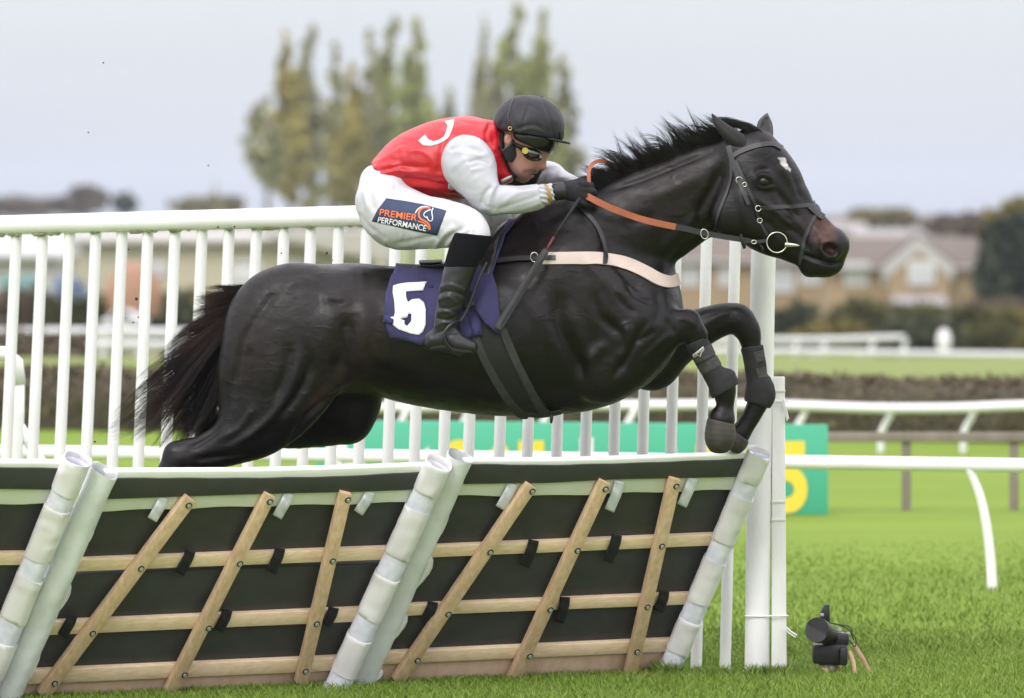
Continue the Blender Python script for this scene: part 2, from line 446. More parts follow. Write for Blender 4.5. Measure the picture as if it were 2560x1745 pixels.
# ================================================================== GROUND
def ground_z(x, y):
    y = np.asarray(y, float); z = np.zeros_like(y)
    return np.where(y > 42, -4.2*(1-np.cos(np.clip((y-42)/70, 0, 1)*math.pi))/2, z)
def gz(y): return float(ground_z(0, np.array([y]))[0])
m_grass = mat('grass_ground', (.140, .215, .028), .95, (.17, .245, .034), .8, 6, bump=.3, bscale=60, spec=.15, stretch=(.6, 1.6, 1), bdist=.03)
ys = np.r_[np.linspace(-24, 20, 45), np.linspace(21, 75, 55), np.linspace(80, 260, 37), np.linspace(290, 1700, 30), np.linspace(1800, 3600, 10)]
xs = np.r_[np.linspace(-900, -40, 12), np.linspace(-36, 36, 37), np.linspace(40, 900, 12)]
GX, GY = np.meshgrid(xs, ys, indexing='ij'); V = np.stack([GX, GY, ground_z(GX, GY)], -1).reshape(-1, 3)
V[:, 2] += np.where((V[:, 1] > -3) & (V[:, 1] < 40), .012*wob(V*np.array([1, 1, 0]), .9), 0)*np.clip((V[:, 1]-1.5)/4, 0, 1)
I = np.arange(len(V)).reshape(len(xs), len(ys)); Fq = np.stack([I[:-1, :-1], I[1:, :-1], I[1:, 1:], I[:-1, 1:]], -1).reshape(-1, 4)
g = obj('ground', V, Fq, m_grass); tag(g, kind='structure')

# second turf sheet beyond the near track, distance haze put into its paler colour
m_hazeturf = mat('haze_pale_turf', (.165, .205, .062), .95, (.19, .225, .075), .25, 6, bump=.3, bscale=20, spec=.1)
mx_, my_ = np.linspace(-80, 80, 41), np.r_[np.linspace(28, 110, 60), np.linspace(115, 1300, 30)]; MX, MY = np.meshgrid(mx_, my_, indexing='ij'); Vm = np.stack([MX*(1+MY/120), MY, ground_z(MX, MY)+.004+.0016*(MY-28)], -1).reshape(-1, 3)
Im = np.arange(len(Vm)).reshape(len(mx_), len(my_)); tag(obj('far_turf', Vm, np.stack([Im[:-1, :-1], Im[1:, :-1], Im[1:, 1:], Im[:-1, 1:]], -1).reshape(-1, 4), m_hazeturf), kind='structure')
# wooded rise on the horizon
m_hill = mat('hill_woods', (.115, .095, .075), .95, (.15, .14, .10), .012, 5, spec=.1)
hx = np.linspace(-900, 900, 90); hy = np.linspace(1100, 1900, 14); HX, HYg = np.meshgrid(hx, hy, indexing='ij')
prof = np.sin(np.clip((HYg-1100)/800, 0, 1)*math.pi)**.7
hz = -4.6+prof*(6.6+.6*np.sin(HX*.013)+.5*np.sin(HX*.031+1)+.3*np.sin(HX*.071)+1.4*(HX > 120)*np.clip((HX-120)/120, 0, 1)+1.2*np.clip((-HX-80)/100, 0, 1))
Vh = np.stack([HX, HYg, hz], -1).reshape(-1, 3); Ih = np.arange(len(Vh)).reshape(len(hx), len(hy)); tag(obj('hills', Vh, np.stack([Ih[:-1, :-1], Ih[1:, :-1], Ih[1:, 1:], Ih[:-1, 1:]], -1).reshape(-1, 4), m_hill), kind='structure')
# ================================================================== BACKGROUND
m_white = mat('white_plastic', (.87, .87, .87), .4, (.76, .76, .745), 3.5, bump=.05, bscale=40)
m_whitefar = mat('white_plastic_far', (.74, .74, .74), .5)
m_rust = mat('white_painted_board', (.84, .83, .82), .55, (.74, .73, .71), 10, bump=.15, bscale=60, stretch=(2, 2, .4))
m_post = mat('white_scuffed_pipe', (.80, .795, .80), .45, (.66, .655, .66), 9, 6, bump=.12, bscale=60, stretch=(1, 1, .35), contrast=.13)
m_algae = mat('green_algae', (.11, .115, .05), .9, (.30, .30, .20), 25, 6, stretch=(1, 1, 1))
m_string = mat('white_string', (.75, .75, .74), .8)
# ---- wing of white palings behind the horse
def fY(px): return 2.3+(0.56-2.3)*px/1900
def railc(px): return 563-0.0258*px
wing = thing('wing_fence', P(900, 1690, fY(900)), 'tall white plastic wing of upright palings under a round top rail, behind the horse', 'fence')
xs_ = np.linspace(-420, 1925, 70)
m_ = [tuple(P(x, railc(x), fY(x))) for x in xs_]
obj('top_rail', *tubev(m_, [26*kk(fY(x))*(.92+.08*x/900) for x in xs_], 20), m_white, wing)
ax_ = np.linspace(-300, 1300, 400); ar = np.clip(.006*(np.sin(ax_*.021)+np.sin(ax_*.057+1)+.8*np.sin(ax_*.13+2)+.6*np.sin(ax_*.31)), .0004, .009)
obj('algae_stain', *tubev([P(x, railc(x)+25.2, fY(x)-.016) for x in ax_], ar, 6), m_algae, wing)
bx = [17-69*3, 17-69*2, 17-69, 17, 83, 151, 217, 283, 348, 416, 484, 552, 621, 690, 758, 828, 898, 971, 1037, 1110, 1172, 1249, 1319, 1392, 1464, 1535, 1607, 1678, 1754, 1826]
for i, b in enumerate(bx):
    lean = 25-.0062*max(b, 0); tpx = b+lean; rail_y = railc(tpx)+14; Y = fY(b); base_py = HY+HC/(S*(D+Y)/D)
    sl_ = lean/(1107-rail_y); bot = b-sl_*(base_py-1107)
    a, c_ = P(tpx, rail_y, Y), P(bot, base_py+4, Y); r = 14.2*kk(Y)
    pts = [a+(c_-a)*t for t in np.linspace(0, 1, 6)]
    obj('paling', *tubev(pts, r, 14), m_white, wing, sharp=50)
mb = MB()
for px, w in ((1815, 34), (1747, 30)):
    mb.add(*box(P(px, 1689, fY(px)), .10, .16, .012))
mb.build('foot_plate', m_white, wing)
# brace legs behind the wing at the far left
br = thing('rail_stanchion', P(48, 1300, 3.2), 'blurred white bent rail stanchion seen between the leftmost palings', 'rail')
Yb = 3.2; obj('rail_arm', *tubev([P(-300, 884, Yb), P(-40, 883, Yb), P(14, 884, Yb), P(40, 905, Yb), P(47, 960, Yb)], .032, 12), m_white, br)
obj('leg', *tubev([P(47, 950, Yb), P(46, 1040, Yb), P(40, 1200, Yb), P(38, 1700, Yb)], .026, 12), m_white, br)
obj('brace', *tubev([P(36, 1048, Yb+.02), P(72, 1104, Yb+.02), P(110, 1170, Yb+.02), P(180, 1290, Yb+.02)], .026, 12), m_white, br)
# ---- end post and board
Yp = .47
ep = thing('end_post', P(1895, 1693, Yp), 'thick scuffed white round post at the right end of the palings', 'post')
pts = [P(1912, 560, Yp), P(1907, 700, Yp), P(1902, 1000, Yp), P(1896, 1350, Yp), P(1892, 1700, Yp)]
obj('post', *tubev(catmull([tuple(p) for p in pts], 4), 31*kk(Yp), 24), m_post, ep, sharp=50)
obj('collar', *tubev([P(1892, 1676, Yp), P(1892, 1692, Yp), P(1892, 1700, Yp)], 35*kk(Yp), 20), m_post, ep)
bd = thing('end_board', P(1945, 1668, Yp), 'flat white board strapped upright to the right of the thick white post', 'board')
m_strap = mat('board_tape', (.70, .69, .66), .6)
obj('board', *prism([P(1931, 942, Yp-.02), P(1962, 942, Yp-.02), P(1967, 1675, Yp-.02), P(1929, 1675, Yp-.02)], (0, 1, 0), .03), m_rust, bd)
for y in (978, 1255, 1300): obj('tape_band', *box(P(1946, y, Yp-.021), .054, .006, .008, .001), m_strap, bd)
for (y, e, lab) in ((1540, [(1966, 1568), (1976, 1578), (1992, 1588)], 'white string tied round both posts near the grass'), (1004, [(1958, 998), (1966, 1026), (1971, 1047)], 'white string with a frayed tail near the top of the flat white board')):
    mb = MB()
    ring = [P(1862, y, Yp-.0), P(1866, y, Yp-.04), P(1895, y+1, Yp-.052), P(1928, y, Yp-.036), P(1966, y-1, Yp-.03), P(1969, y, Yp), P(1964, y, Yp+.03), P(1890, y, Yp+.05), P(1862, y, Yp)]
    if y < 1100: ring = [P(1929, y, Yp-.026), P(1950, y, Yp-.027), P(1967, y, Yp-.026), P(1968, y, Yp+.014)]
    mb.add(*tubev(catmull([tuple(p) for p in ring], 4), .003, 6)); mb.add(*tubev([P(x, yy, Yp-.03) for x, yy in e], .003, 6)); mb.add(*tubev([P(x-3, yy+5, Yp-.034) for x, yy in e], .0025, 6))
    tag(mb.build('tie_string', m_string), lab, 'string')
# ---- near running rail
rr = thing('running_rail', P(2480, 1475, 5.1), 'low white running rail on one curved leg, crossing behind the posts', 'rail')
def rY(px): return 6.6+(5.1-6.6)*px/2560
def ry(px): return HY+(HC-.588)/kk(rY(px))
xs_ = np.linspace(-1500, 4300, 70)
obj('rail', *tubev([P(x, ry(x), rY(x)) for x in xs_], .033, 16), m_white, rr)
for x0 in (-740, 60, 856, 1650, 2434, 3230, 4030):
    Y = rY(x0); g0 = HY+HC/kk(Y); y0 = ry(x0); h = (g0-y0)/313; o = 1 if x0 > 2000 or x0 < 900 else 1
    c = [(x0-14, y0+4), (x0+2, y0+40*h), (x0+20, y0+92*h), (x0+34, y0+165*h), (x0+43, y0+245*h), (x0+47, g0+6)]
    obj('leg', *tubev(catmull([tuple(P(x, y, Y)) for x, y in c], 4), np.linspace(.019, .025, 21), 12), m_white, rr)
# ---- second, curving rail
r2 = thing('running_rail', P(2213, 1133, 19.5), 'blurred white rail curving past the hedge on hooked legs', 'rail')
path2 = [(900, 1020, 20.5), (1200, 1016, 20), (1500, 1014, 19.8), (1800, 1012, 19.6), (1964, 1013, 19.5), (2100, 1018, 19.4), (2218, 1021, 19.4), (2400, 1020, 19.4), (2560, 1014, 19.3), (3200, 1000, 19), (4300, 990, 18.6)]
obj('rail', *tubev(catmull([tuple(P(*p)) for p in path2], 4), .036, 14), m_whitefar, r2)
for x0 in (1008, 1165, 1365, 1577, 1789, 2005, 2222, 2428, 2640, 2850, 3060, 3270):
    Y = 19.5; sgn = -1; b = 1137
    c = [(x0+12, 1020), (x0+2, 1042), (x0-12, 1066), (x0-20, 1090), (x0-20, b)]
    obj('leg', *tubev(catmull([tuple(P(x, y, Y)) for x, y in c], 4), .026, 10), m_whitefar, r2)
# ---- advertising board
m_sign = mat('sign_green', (.065, .40, .25), .5); m_sy = mat('sign_yellow', (.78, .60, .05), .5); m_sw = mat('sign_white', (.78, .80, .80), .45)
Ys = 11.4
sg = thing('advertising_board', P(1430, 1288, Ys), 'green advertising board with white and yellow lettering standing on the turf', 'sign')
obj('panel', *prism([P(786, 1050, Ys), P(2070, 1062, Ys), P(2070, 1288, Ys), P(786, 1280, Ys)], (0, 1, 0), .04, .004), m_sign, sg)
def signtext(s, x0, x1, y, h, m):
    V2, F2 = text2d(s, .035); lo, hi = V2[:, 0].min(), V2[:, 0].max(); ch = V2[:, 1].max()
    k = [P(x0+(a-lo)/(hi-lo)*(x1-x0), y-b/ch*h, Ys-.006) for a, b in V2]
    obj('lettering', k, [f[::-1] for f in F2], m, sg, smooth=False)
signtext('bet', 835, 1105, 1268, 176, m_sw); signtext('365', 1118, 1366, 1268, 172, m_sy)
signtext('bet', 1450, 1725, 1272, 178, m_sw); signtext('365', 1736, 2019, 1273, 176, m_sy)
# ---- post and rail timber fence
m_tim = mat('weathered_timber', (.17, .14, .11), .85, (.27, .235, .19), 6, 5, stretch=(1, 1, .3))
Yt = 11.9
tf = thing('timber_fence', P(2270, 1283, Yt), 'weathered grey timber post and rail fence right of the green board', 'fence')
obj('rail', *box((P(2250, 1092, Yt).x, Yt-.035, P(0, 1092, Yt).z), 2.9, .03, .058), m_tim, tf)
obj('rail', *box((P(2250, 1294, Yt).x, Yt-.035, P(0, 1293, Yt).z), 2.9, .03, .025), m_tim, tf)
for x in (1728, 1998, 2266, 2535, 2805):
    a = P(x, 1100, Yt); obj('post', *box((a.x, Yt, a.z/2-.02+.02), .052, .06, a.z+.06), m_tim, tf)
# ---- hedges
def leaf_cloud(n, pos, size, rng):
    """n small leaf faces at positions, random facing"""
    c = pos; u = rng.randn(n, 3); u /= np.linalg.norm(u, axis=1)[:, None]; w = np.cross(u, rng.randn(n, 3)); w /= np.linalg.norm(w, axis=1)[:, None]
    s_ = (size*(.5+.8*rng.rand(n)))[:, None]
    V = np.stack([c-u*s_, c+w*s_*.55, c+u*s_, c-w*s_*.55], 1).reshape(-1, 3); return V, np.arange(4*n).reshape(n, 4)
m_hedge = mat('hedge_leaves', (.075, .076, .028), .8, (.115, .105, .042), .8, 3, island=.45, spec=.2)
m_hbrown = mat('hedge_twigs', (.105, .082, .055), .85, (.13, .105, .068), .7, 3, island=.22, spec=.2)
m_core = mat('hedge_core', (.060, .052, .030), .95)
def hedge(name, label, xa, xb, Ya, Yb, za, zb, depth, n, m_top, m_low, split=.5, lsz=.05, seed=1, base=None):
    rng = np.random.RandomState(seed); t = thing(name, P((xa+xb)/2, 540, (Ya+Yb)/2)*1.0, label, 'hedge')
    A, B = P(xa, 0, Ya).x, P(xb, 0, Yb).x; z0 = gz((Ya+Yb)/2) if base is None else base
    t.location = ((A+B)/2, (Ya+Yb)/2, z0)
    u = rng.rand(n); x = A+(B-A)*u; top = (za+(zb-za)*u)*(1+.03*np.sin(x*1.3)+.02*np.sin(x*3.3+1))
    v = rng.rand(n)**.7; y = Ya+(Yb-Ya)*u+(rng.rand(n)-.5)*depth*np.sqrt(np.clip(1.1-v**4, 0, 1)); z = z0+v*(top-z0)+rng.randn(n)*lsz*.6
    pos = np.stack([x, y, z], 1); k = v+rng.randn(n)*.06 > split
    for nm, kk_, mm in (('twig_top', k, m_top), ('foliage', ~k, m_low)):
        if kk_.sum(): obj(nm, *leaf_cloud(int(kk_.sum()), pos[kk_], lsz, rng), mm, t, smooth=False)
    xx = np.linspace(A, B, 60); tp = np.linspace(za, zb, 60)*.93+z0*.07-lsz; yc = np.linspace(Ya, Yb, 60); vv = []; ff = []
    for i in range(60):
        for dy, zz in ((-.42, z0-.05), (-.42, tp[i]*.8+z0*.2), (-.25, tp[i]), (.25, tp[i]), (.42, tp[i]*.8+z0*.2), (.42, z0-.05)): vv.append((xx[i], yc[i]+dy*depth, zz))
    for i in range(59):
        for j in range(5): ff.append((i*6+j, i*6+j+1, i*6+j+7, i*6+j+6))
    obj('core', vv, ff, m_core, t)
hedge('clipped_hedge', 'low clipped hedge with brown twiggy top behind the curving white rail', -2200, 4800, 26.8, 20.2, .47, .49, 1.3, 82000, m_hbrown, m_hedge, .6, .032, 3)
# ---- far rails
m_railfar = mat('far_rail_paint', (.60, .61, .61), .6)
def farrail(label, pts, r, legs, hook, base):
    t = thing('running_rail', P(*pts[len(pts)//2]), label, 'rail'); t.location.z = gz(pts[len(pts)//2][2])
    obj('rail', *tubev(catmull([tuple(P(*p)) for p in pts], 4), r, 10), m_railfar, t)
    for x, y, Y in legs:
        c = [(x+hook, y), (x+hook*.3, y+8), (x-hook*.4, y+26), (x-hook*.6, y+52), (x-hook*.6, base)]
        obj('leg', *tubev(catmull([tuple(P(a, b, Y)) for a, b in c], 3), r*.8, 8), m_railfar, t)
farrail('distant white rail with hooked posts above the strip of far turf, right', [(1500, 874, 58), (1940, 878, 57), (2300, 884, 56), (2600, 888, 55.5), (3000, 895, 55), (4300, 910, 54)], .045, [(2032, 884, 57), (2145, 884, 57), (2257, 886, 56.5), (2372, 888, 56), (2478, 890, 56), (1920, 880, 57)], 12, 948)
farrail('farther white rail ending before the dark bushes, right', [(1500, 846, 63), (1800, 850, 63), (1950, 850, 63), (2100, 849, 63), (2262, 843, 63)], .05, [(2262, 846, 63), (2180, 850, 63), (2060, 850, 63), (1990, 850, 63)], 6, 925)
farrail('upper of two distant white rails seen through the palings, left', [(-1600, 838, 66), (-400, 834, 66), (200, 830, 66), (500, 833, 66), (900, 836, 66)], .075, [(70, 834, 66), (260, 834, 66), (450, 836, 66)], 5, 905)
farrail('lower of two distant white rails seen through the palings, left', [(-1600, 872, 62), (-400, 868, 62), (200, 862, 62), (500, 862, 62), (900, 866, 62)], .06, [(150, 866, 62), (350, 866, 62), (540, 866, 62)], 5, 915)
hedge('clipped_hedge', 'short brown brush strip beside the far rails, far left', -300, 215, 57, 57, gz(57)+.52, gz(57)+.50, 1.2, 3000, m_hbrown, m_hbrown, .3, .07, 5)
# white marker by the far bushes
mk = thing('marker_post', P(2360, 890, 90), 'blurred white marker with a rounded head in front of far bushes', 'marker')
mk.location.z = gz(90); a = P(2360, 852, 90); bm = bmesh.new(); bmesh.ops.create_uvsphere(bm, u_segments=14, v_segments=10, radius=.17); bmesh.ops.scale(bm, vec=(.9, .6, 1.45), verts=bm.verts); bmesh.ops.translate(bm, vec=a, verts=bm.verts)
obj('head', *bm_out(bm), m_whitefar, mk); obj('pole', *tubev([(a.x, a.y, gz(90)), (a.x, a.y, a.z)], .07, 8), m_whitefar, mk)
# ---- bushes far off: lumpy crowns of leaf faces
m_bush = [mat('bush_dark', (.042, .052, .026), .85, (.068, .074, .036), .3, 3, island=.4, spec=.15), mat('bush_olive', (.075, .078, .026), .85, (.115, .105, .04), .3, 3, island=.4, spec=.15), mat('bush_yellow', (.15, .13, .035), .85, (.19, .155, .05), .3, 3, island=.35, spec=.15), mat('bush_brown', (.10, .075, .05), .85, (.14, .11, .075), .3, 3, island=.35, spec=.15)]
m_bark = mat('bark', (.10, .085, .065), .9, (.16, .14, .11), 3, 4)
def crown(name, label, cat, blobs, Y, n, lsz, m, seed, group=None, trunk=None, mb_=None):
    """blobs: pixel x, y, rx, ry (image ellipses at depth Y)"""
    rng = np.random.RandomState(seed); k = kk(Y); x0 = np.mean([b[0] for b in blobs])
    t = thing(name, (P(x0, 0, Y).x, Y, gz(Y)), label, cat, group); A = np.array([b[2]*b[3] for b in blobs], float); A /= A.sum(); pos = []
    for b, a in zip(blobs, A):
        c = P(b[0], b[1], Y); m_n = int(n*a)
        cl_ = rng.randn(max(4, m_n//26), 3); cl_ /= np.linalg.norm(cl_, axis=1)[:, None]; cl_ *= (rng.rand(len(cl_))**.4)[:, None]
        p = cl_[rng.randint(0, len(cl_), m_n)]+rng.randn(m_n, 3)*.21
        pos.append(np.array(c)+p*np.array([b[2]*k, (b[2]*.7)*k, b[3]*k]))
    pos = np.vstack(pos); pos[:, 2] = np.maximum(pos[:, 2], gz(Y)+.05)
    obj('crown', *leaf_cloud(len(pos), pos, lsz, rng), m, t, smooth=False)
    if trunk:
        mbk = MB()
        for tr in trunk:
            c = catmull([tuple(P(x, y, Y)) for x, y, r in tr], 3); rr_ = np.interp(np.linspace(0, 1, len(c)), np.linspace(0, 1, len(tr)), [r*k for x, y, r in tr]); mbk.add(*tubev(c, rr_, 7))
        mbk.build('trunk', m_bark, t)
    else:
        z = gz(Y); b = blobs[0]; c = P(b[0], b[1], Y); obj('trunk', *tubev([(c.x, Y, z-.1), (c.x, Y, (z+c.z)/2), (c.x, Y, c.z)], [.12, .1, .04], 7), m_bark, t)
    return t
bl = [('dark bush below the pale houses, beside the round post', [(1990, 815, 60, 42), (1930, 830, 60, 36)], 130, 0), ('yellowing bush at the left end of the right hand bushes', [(2045, 850, 62, 16), (2095, 838, 50, 20)], 118, 2),
      ('mid green bush under the left end of the gable house', [(2150, 815, 75, 45)], 128, 1), ('darkest bush behind the white marker', [(2300, 845, 85, 45)], 122, 0), ('olive bush beneath the gable', [(2290, 800, 110, 28)], 136, 1),
      ('olive bush right of the white marker', [(2440, 830, 80, 42)], 124, 1), ('yellow tinged bush at the right edge of the picture', [(2555, 830, 70, 40), (2550, 800, 60, 20)], 127, 2), ('brownish bush low beside the dark conifer', [(2490, 785, 80, 26)], 140, 3),
      ('dark olive bush left of the parked white car', [(200, 790, 75, 34), (140, 775, 60, 30)], 120, 1), ('olive brown bush seen between the leftmost palings', [(60, 780, 60, 40)], 120, 3), ('dark bush right of the parked white car', [(410, 790, 75, 42)], 122, 0), ('yellow brown bush close above the horse tail', [(500, 775, 60, 40)], 124, 2),
      ('dark bush behind the parked white car', [(300, 770, 60, 22)], 140, 0)]
for i, (lb, b, Y, mi) in enumerate(bl): crown('bush', lb, 'bush', b, Y, 2600, .22, m_bush[mi], 40+i, 'bushes beyond the far rails')
# ---- trees
m_pop = [mat('poplar_grey', (.30, .30, .145), .85, (.36, .35, .18), .12, 3, island=.3, spec=.1), mat('poplar_yellow', (.38, .325, .085), .85, (.31, .285, .11), .12, 3, island=.3, spec=.1), mat('poplar_green', (.29, .325, .11), .85, (.35, .36, .145), .12, 3, island=.3, spec=.1)]  # leaf colours lightened to stand in for distance haze
Yq = 330
def poplar(label, x, top, w, bottom, mi, seed, lean=0, n=3600, trunk_y=640):
    rng = np.random.RandomState(seed); b = []; n_ = 13
    for j in range(n_):
        f = j/(n_-1); y = top+14+(bottom-top)*f; ww = w*(.16+.84*min(1, f*1.7))*(1 if f < .72 else 1-.55*(f-.72)/.28)*.5
        b.append((x+lean*f+rng.randn()*w*.09, y, max(5, ww*(.8+.4*rng.rand())), (bottom-top)/n_*.95))
        if j > 2: b.append((x+lean*f+rng.choice([-1, 1])*ww*(.5+.4*rng.rand()), y-6, ww*.42, (bottom-top)/n_*1.2))
    tr = [[(x+lean+rng.randn()*4, trunk_y+170, 9), (x+lean*.9, trunk_y-100, 7), (x+lean*.5, (top+bottom)/2, 4), (x, top+20, 1)]]
    for j in range(5):
        f = .25+.13*j; y = bottom-(bottom-top)*f*.7; s_ = rng.choice([-1, 1]); tr.append([(x+lean*.8, y+60, 3.5), (x+lean*.6+s_*w*.2, y, 2.5), (x+lean*.4+s_*w*.34, y-75, 1)])
    crown('poplar_tree', label, 'tree', b, Yq+rng.rand()*30, n, .38, m_pop[mi], seed, 'poplars in the distance', tr)
poplar('short greyish poplar, leftmost of the row', 652, 235, 96, 445, 0, 1, 20, 1700)
poplar('slim poplar second from the left of the row', 718, 95, 84, 470, 1, 2, 10)
poplar('pale poplar whose crown merges with the second from the left', 768, 72, 84, 500, 0, 3, 4)
poplar('thin sparse poplar rising between two fuller ones, left group', 838, 104, 54, 500, 0, 4, 0, 1300)
poplar('low yellow poplar in the middle of the left group', 876, 180, 78, 520, 1, 5, 4)
poplar('sparse pale poplar left of the tall middle pair', 925, 90, 70, 530, 0, 6, 6, 1500)
poplar('tallest green poplar of the middle pair', 974, 50, 80, 540, 2, 7, 4)
poplar('full dark poplar just behind the rider\'s back', 1040, 66, 96, 540, 2, 8, -4)
poplar('short poplar partly hidden by the rider\'s shoulder', 1125, 235, 84, 540, 0, 9, 4, 1700)
poplar('thin poplar rising left of the rider\'s helmet', 1203, 58, 56, 540, 0, 10, 4, 1500)
poplar('tallest poplar of all, directly above the rider\'s helmet', 1280, 16, 104, 540, 2, 11, -4, 3000)
poplar('loose pale poplar filling the gap left of the tallest one', 1238, 140, 92, 540, 0, 14, 0, 3000)
poplar('pointed poplar rising right of the tallest one', 1352, 34, 88, 540, 2, 12, 6)
poplar('low poplar at the right end of the row', 1405, 150, 76, 540, 0, 13, 6, 1900)
m_con = mat('conifer_needles', (.035, .046, .03), .9, (.06, .07, .042), .3, 3, island=.4, spec=.12)
crown('conifer_tree', 'big dark conifer cut by the right edge', 'tree', [(2540, 580, 55, 40), (2545, 640, 80, 60), (2550, 710, 95, 70), (2560, 790, 90, 60), (2500, 690, 50, 55)], 165, 7000, .3, m_con, 60, None, [[(2550, 900, 8), (2548, 700, 6), (2545, 560, 2)]])
crown('broad_tree', 'yellow green tree top above the dark conifer at the right edge', 'tree', [(2520, 560, 45, 34), (2560, 545, 50, 40)], 200, 2600, .3, m_bush[2], 61, None, [[(2535, 800, 6), (2535, 640, 5), (2535, 550, 2)]])
crown('broad_tree', 'hazy brown tree on the skyline, far left', 'tree', [(215, 495, 36, 22), (190, 512, 60, 14)], 620, 2200, .9, m_bush[3], 62, 'skyline trees', [[(210, 640, 4), (212, 560, 3), (214, 500, 1)]])
crown('broad_tree', 'small dark round tree on the skyline above the palings', 'tree', [(308, 508, 20, 16)], 600, 900, .8, m_bush[0], 63, 'skyline trees', [[(308, 640, 3), (308, 560, 2), (308, 510, 1)]])
crown('broad_tree', 'pale olive skyline tree beside the faint spire', 'tree', [(480, 517, 40, 14), (560, 514, 40, 16)], 640, 1500, .9, m_bush[2], 64, 'skyline trees', [[(520, 640, 3), (520, 560, 2), (520, 515, 1)]])
crown('broad_tree', 'long brown wood line on the far left skyline', 'tree', [(30, 515, 90, 13), (110, 517, 80, 11), (-80, 515, 80, 14)], 640, 2600, .9, m_bush[3], 65, 'skyline trees', [[(30, 640, 3), (30, 560, 2), (30, 515, 1)]])
crown('broad_tree', 'faint yellow skyline tree right of the horse\'s nose', 'tree', [(2170, 545, 50, 14), (2240, 545, 40, 14)], 420, 1700, .6, m_bush[2], 66, 'skyline trees', [[(2200, 640, 3), (2200, 580, 2), (2200, 550, 1)]])
crown('broad_tree', 'faint brown skyline tree above the house roof at the right', 'tree', [(2380, 560, 60, 15), (2450, 565, 50, 20)], 300, 1700, .5, m_bush[3], 67, 'skyline trees', [[(2400, 640, 3), (2400, 590, 2), (2400, 565, 1)]])
# ---- buildings
m_brick = mat('buff_brick', (.28, .20, .112), .85, (.32, .235, .135), .6, 5); m_roof = mat('brown_roof_tiles', (.115, .092, .072), .85, (.14, .112, .09), .5, 4)
m_roofl = mat('pale_roof', (.27, .255, .25), .8); m_upvc = mat('window_frame_white', (.60, .60, .60), .5); m_fascia = mat('fascia_grey', (.40, .39, .38), .6); m_glass = mat('window_glass', (.42, .45, .48), .2)
def house(name, label, Y, xa, xb, eave, ridge, base, wins, roofm, wallm, gable=None, depth=8.):
    A, B = P(xa, eave, Y), P(xb, eave, Y); zr = P(0, ridge, Y+depth/2).z; z0 = min(gz(Y), P(0, base, Y).z)
    t = thing(name, ((A.x+B.x)/2, Y+depth/2, z0), label, 'house')
    mb = MB(); mb.add(*box(((A.x+B.x)/2, Y+depth/2, (A.z+z0)/2), B.x-A.x, depth, A.z-z0, .02)); w = mb.build('wall', wallm, t)
    e = .35
    rf = prism([(A.x-e, Y-.4, A.z-.1), (A.x-e, Y+depth+.4, A.z-.1), (A.x-e, Y+depth/2, zr)], (1, 0, 0), B.x-A.x+2*e, .03); r = obj('roof', *rf, roofm, t, smooth=False)
    obj('gutter', *box(((A.x+B.x)/2, Y-.45, A.z-.02), B.x-A.x+.6, .12, .12, .01), m_fascia, t)
    for (wx0, wx1, wy0, wy1, bars) in wins:
        window(t, Y-.06, wx0, wx1, wy0, wy1, bars)
    if gable:
        gx0, gx1, gt, ge, gw0, gw1 = gable; Yg = Y-1.2
        a, b, c = P(gx0, ge, Yg), P(gx1, ge, Yg), P((gx0+gx1)/2, gt, Yg)
        obj('gable_wall', *prism([(P(gw0, 0, Yg).x, Yg+.05, z0), (P(gw1, 0, Yg).x, Yg+.05, z0), (P(gw1, 0, Yg).x, Yg+.05, a.z+.2), (c.x, Yg+.05, c.z-.3), (P(gw0, 0, Yg).x, Yg+.05, a.z+.2)], (0, 1, 0), 1.4, .01), wallm, t, smooth=False)
        for (u, v) in ((a, c), (b, c)):
            dn = Vector((0, 0, -.62)); obj('bargeboard', *prism([u, v, v+dn, u+dn], (0, 1, 0), .12, .01), m_fascia, t, smooth=False)
            obj('gable_roof', *prism([u+Vector((0, .12, .02)), v+Vector((0, .12, .02)), v+Vector((0, 4, .02)), u+Vector((0, 4, .02))], (0, 0, 1), .12, .0), roofm, t, smooth=False)
    return t
def window(t, Y, x0, x1, y0, y1, bars):
    a, b = P(x0, y0, Y), P(x1, y1, Y); cx, cz = (a.x+b.x)/2, (a.z+b.z)/2; W, Hh = b.x-a.x, a.z-b.z
    f = MB(); s_ = .11
    for z in (a.z-s_/2, b.z+s_/2): f.add(*box((cx, Y, z), W, .09, s_, .01))
    for i in range(bars+1): f.add(*box((a.x+s_/2+(W-s_)*i/bars, Y-.003, cz), s_, .085, Hh, .01))
    f.add(*box((cx, Y-.002, a.z-Hh*.36), W, .08, .08, .01))
    fr = f.build('window', m_upvc, t); obj('pane', *box((cx, Y+.03, cz), W-.04, .02, Hh-.04, .0), m_glass, fr, smooth=False)
house('brick_house', 'long buff brick house with white barge boarded gable, right of the horse', 200, 2080, 2466, 668, 592, 790, [(2110, 2170, 656, 714, 4), (2205, 2240, 660, 714, 2)], m_roof, m_brick, (2208, 2384, 590, 664, 2222, 2372))
hh = [o for o in COL.objects if o.name == 'brick_house'][0]
window(hh, 200-1.26, 2270, 2336, 653, 712, 4)
obj('bay_roof', *prism([P(2236, 738, 198.2), P(2362, 738, 198.2), P(2374, 768, 197.6), P(2226, 768, 197.6)], (0, 1, 0), .5, .01), m_roofl, hh, smooth=False)
house('brick_house', 'buff brick house with brown roof behind the round white post', 212, 1610, 2072, 652, 588, 790, [(1925, 1985, 668, 730, 2), (2000, 2060, 655, 712, 4), (1700, 1748, 655, 716, 3), (1640, 1660, 655, 716, 2), (1795, 1835, 655, 716, 3)], m_roof, m_brick)
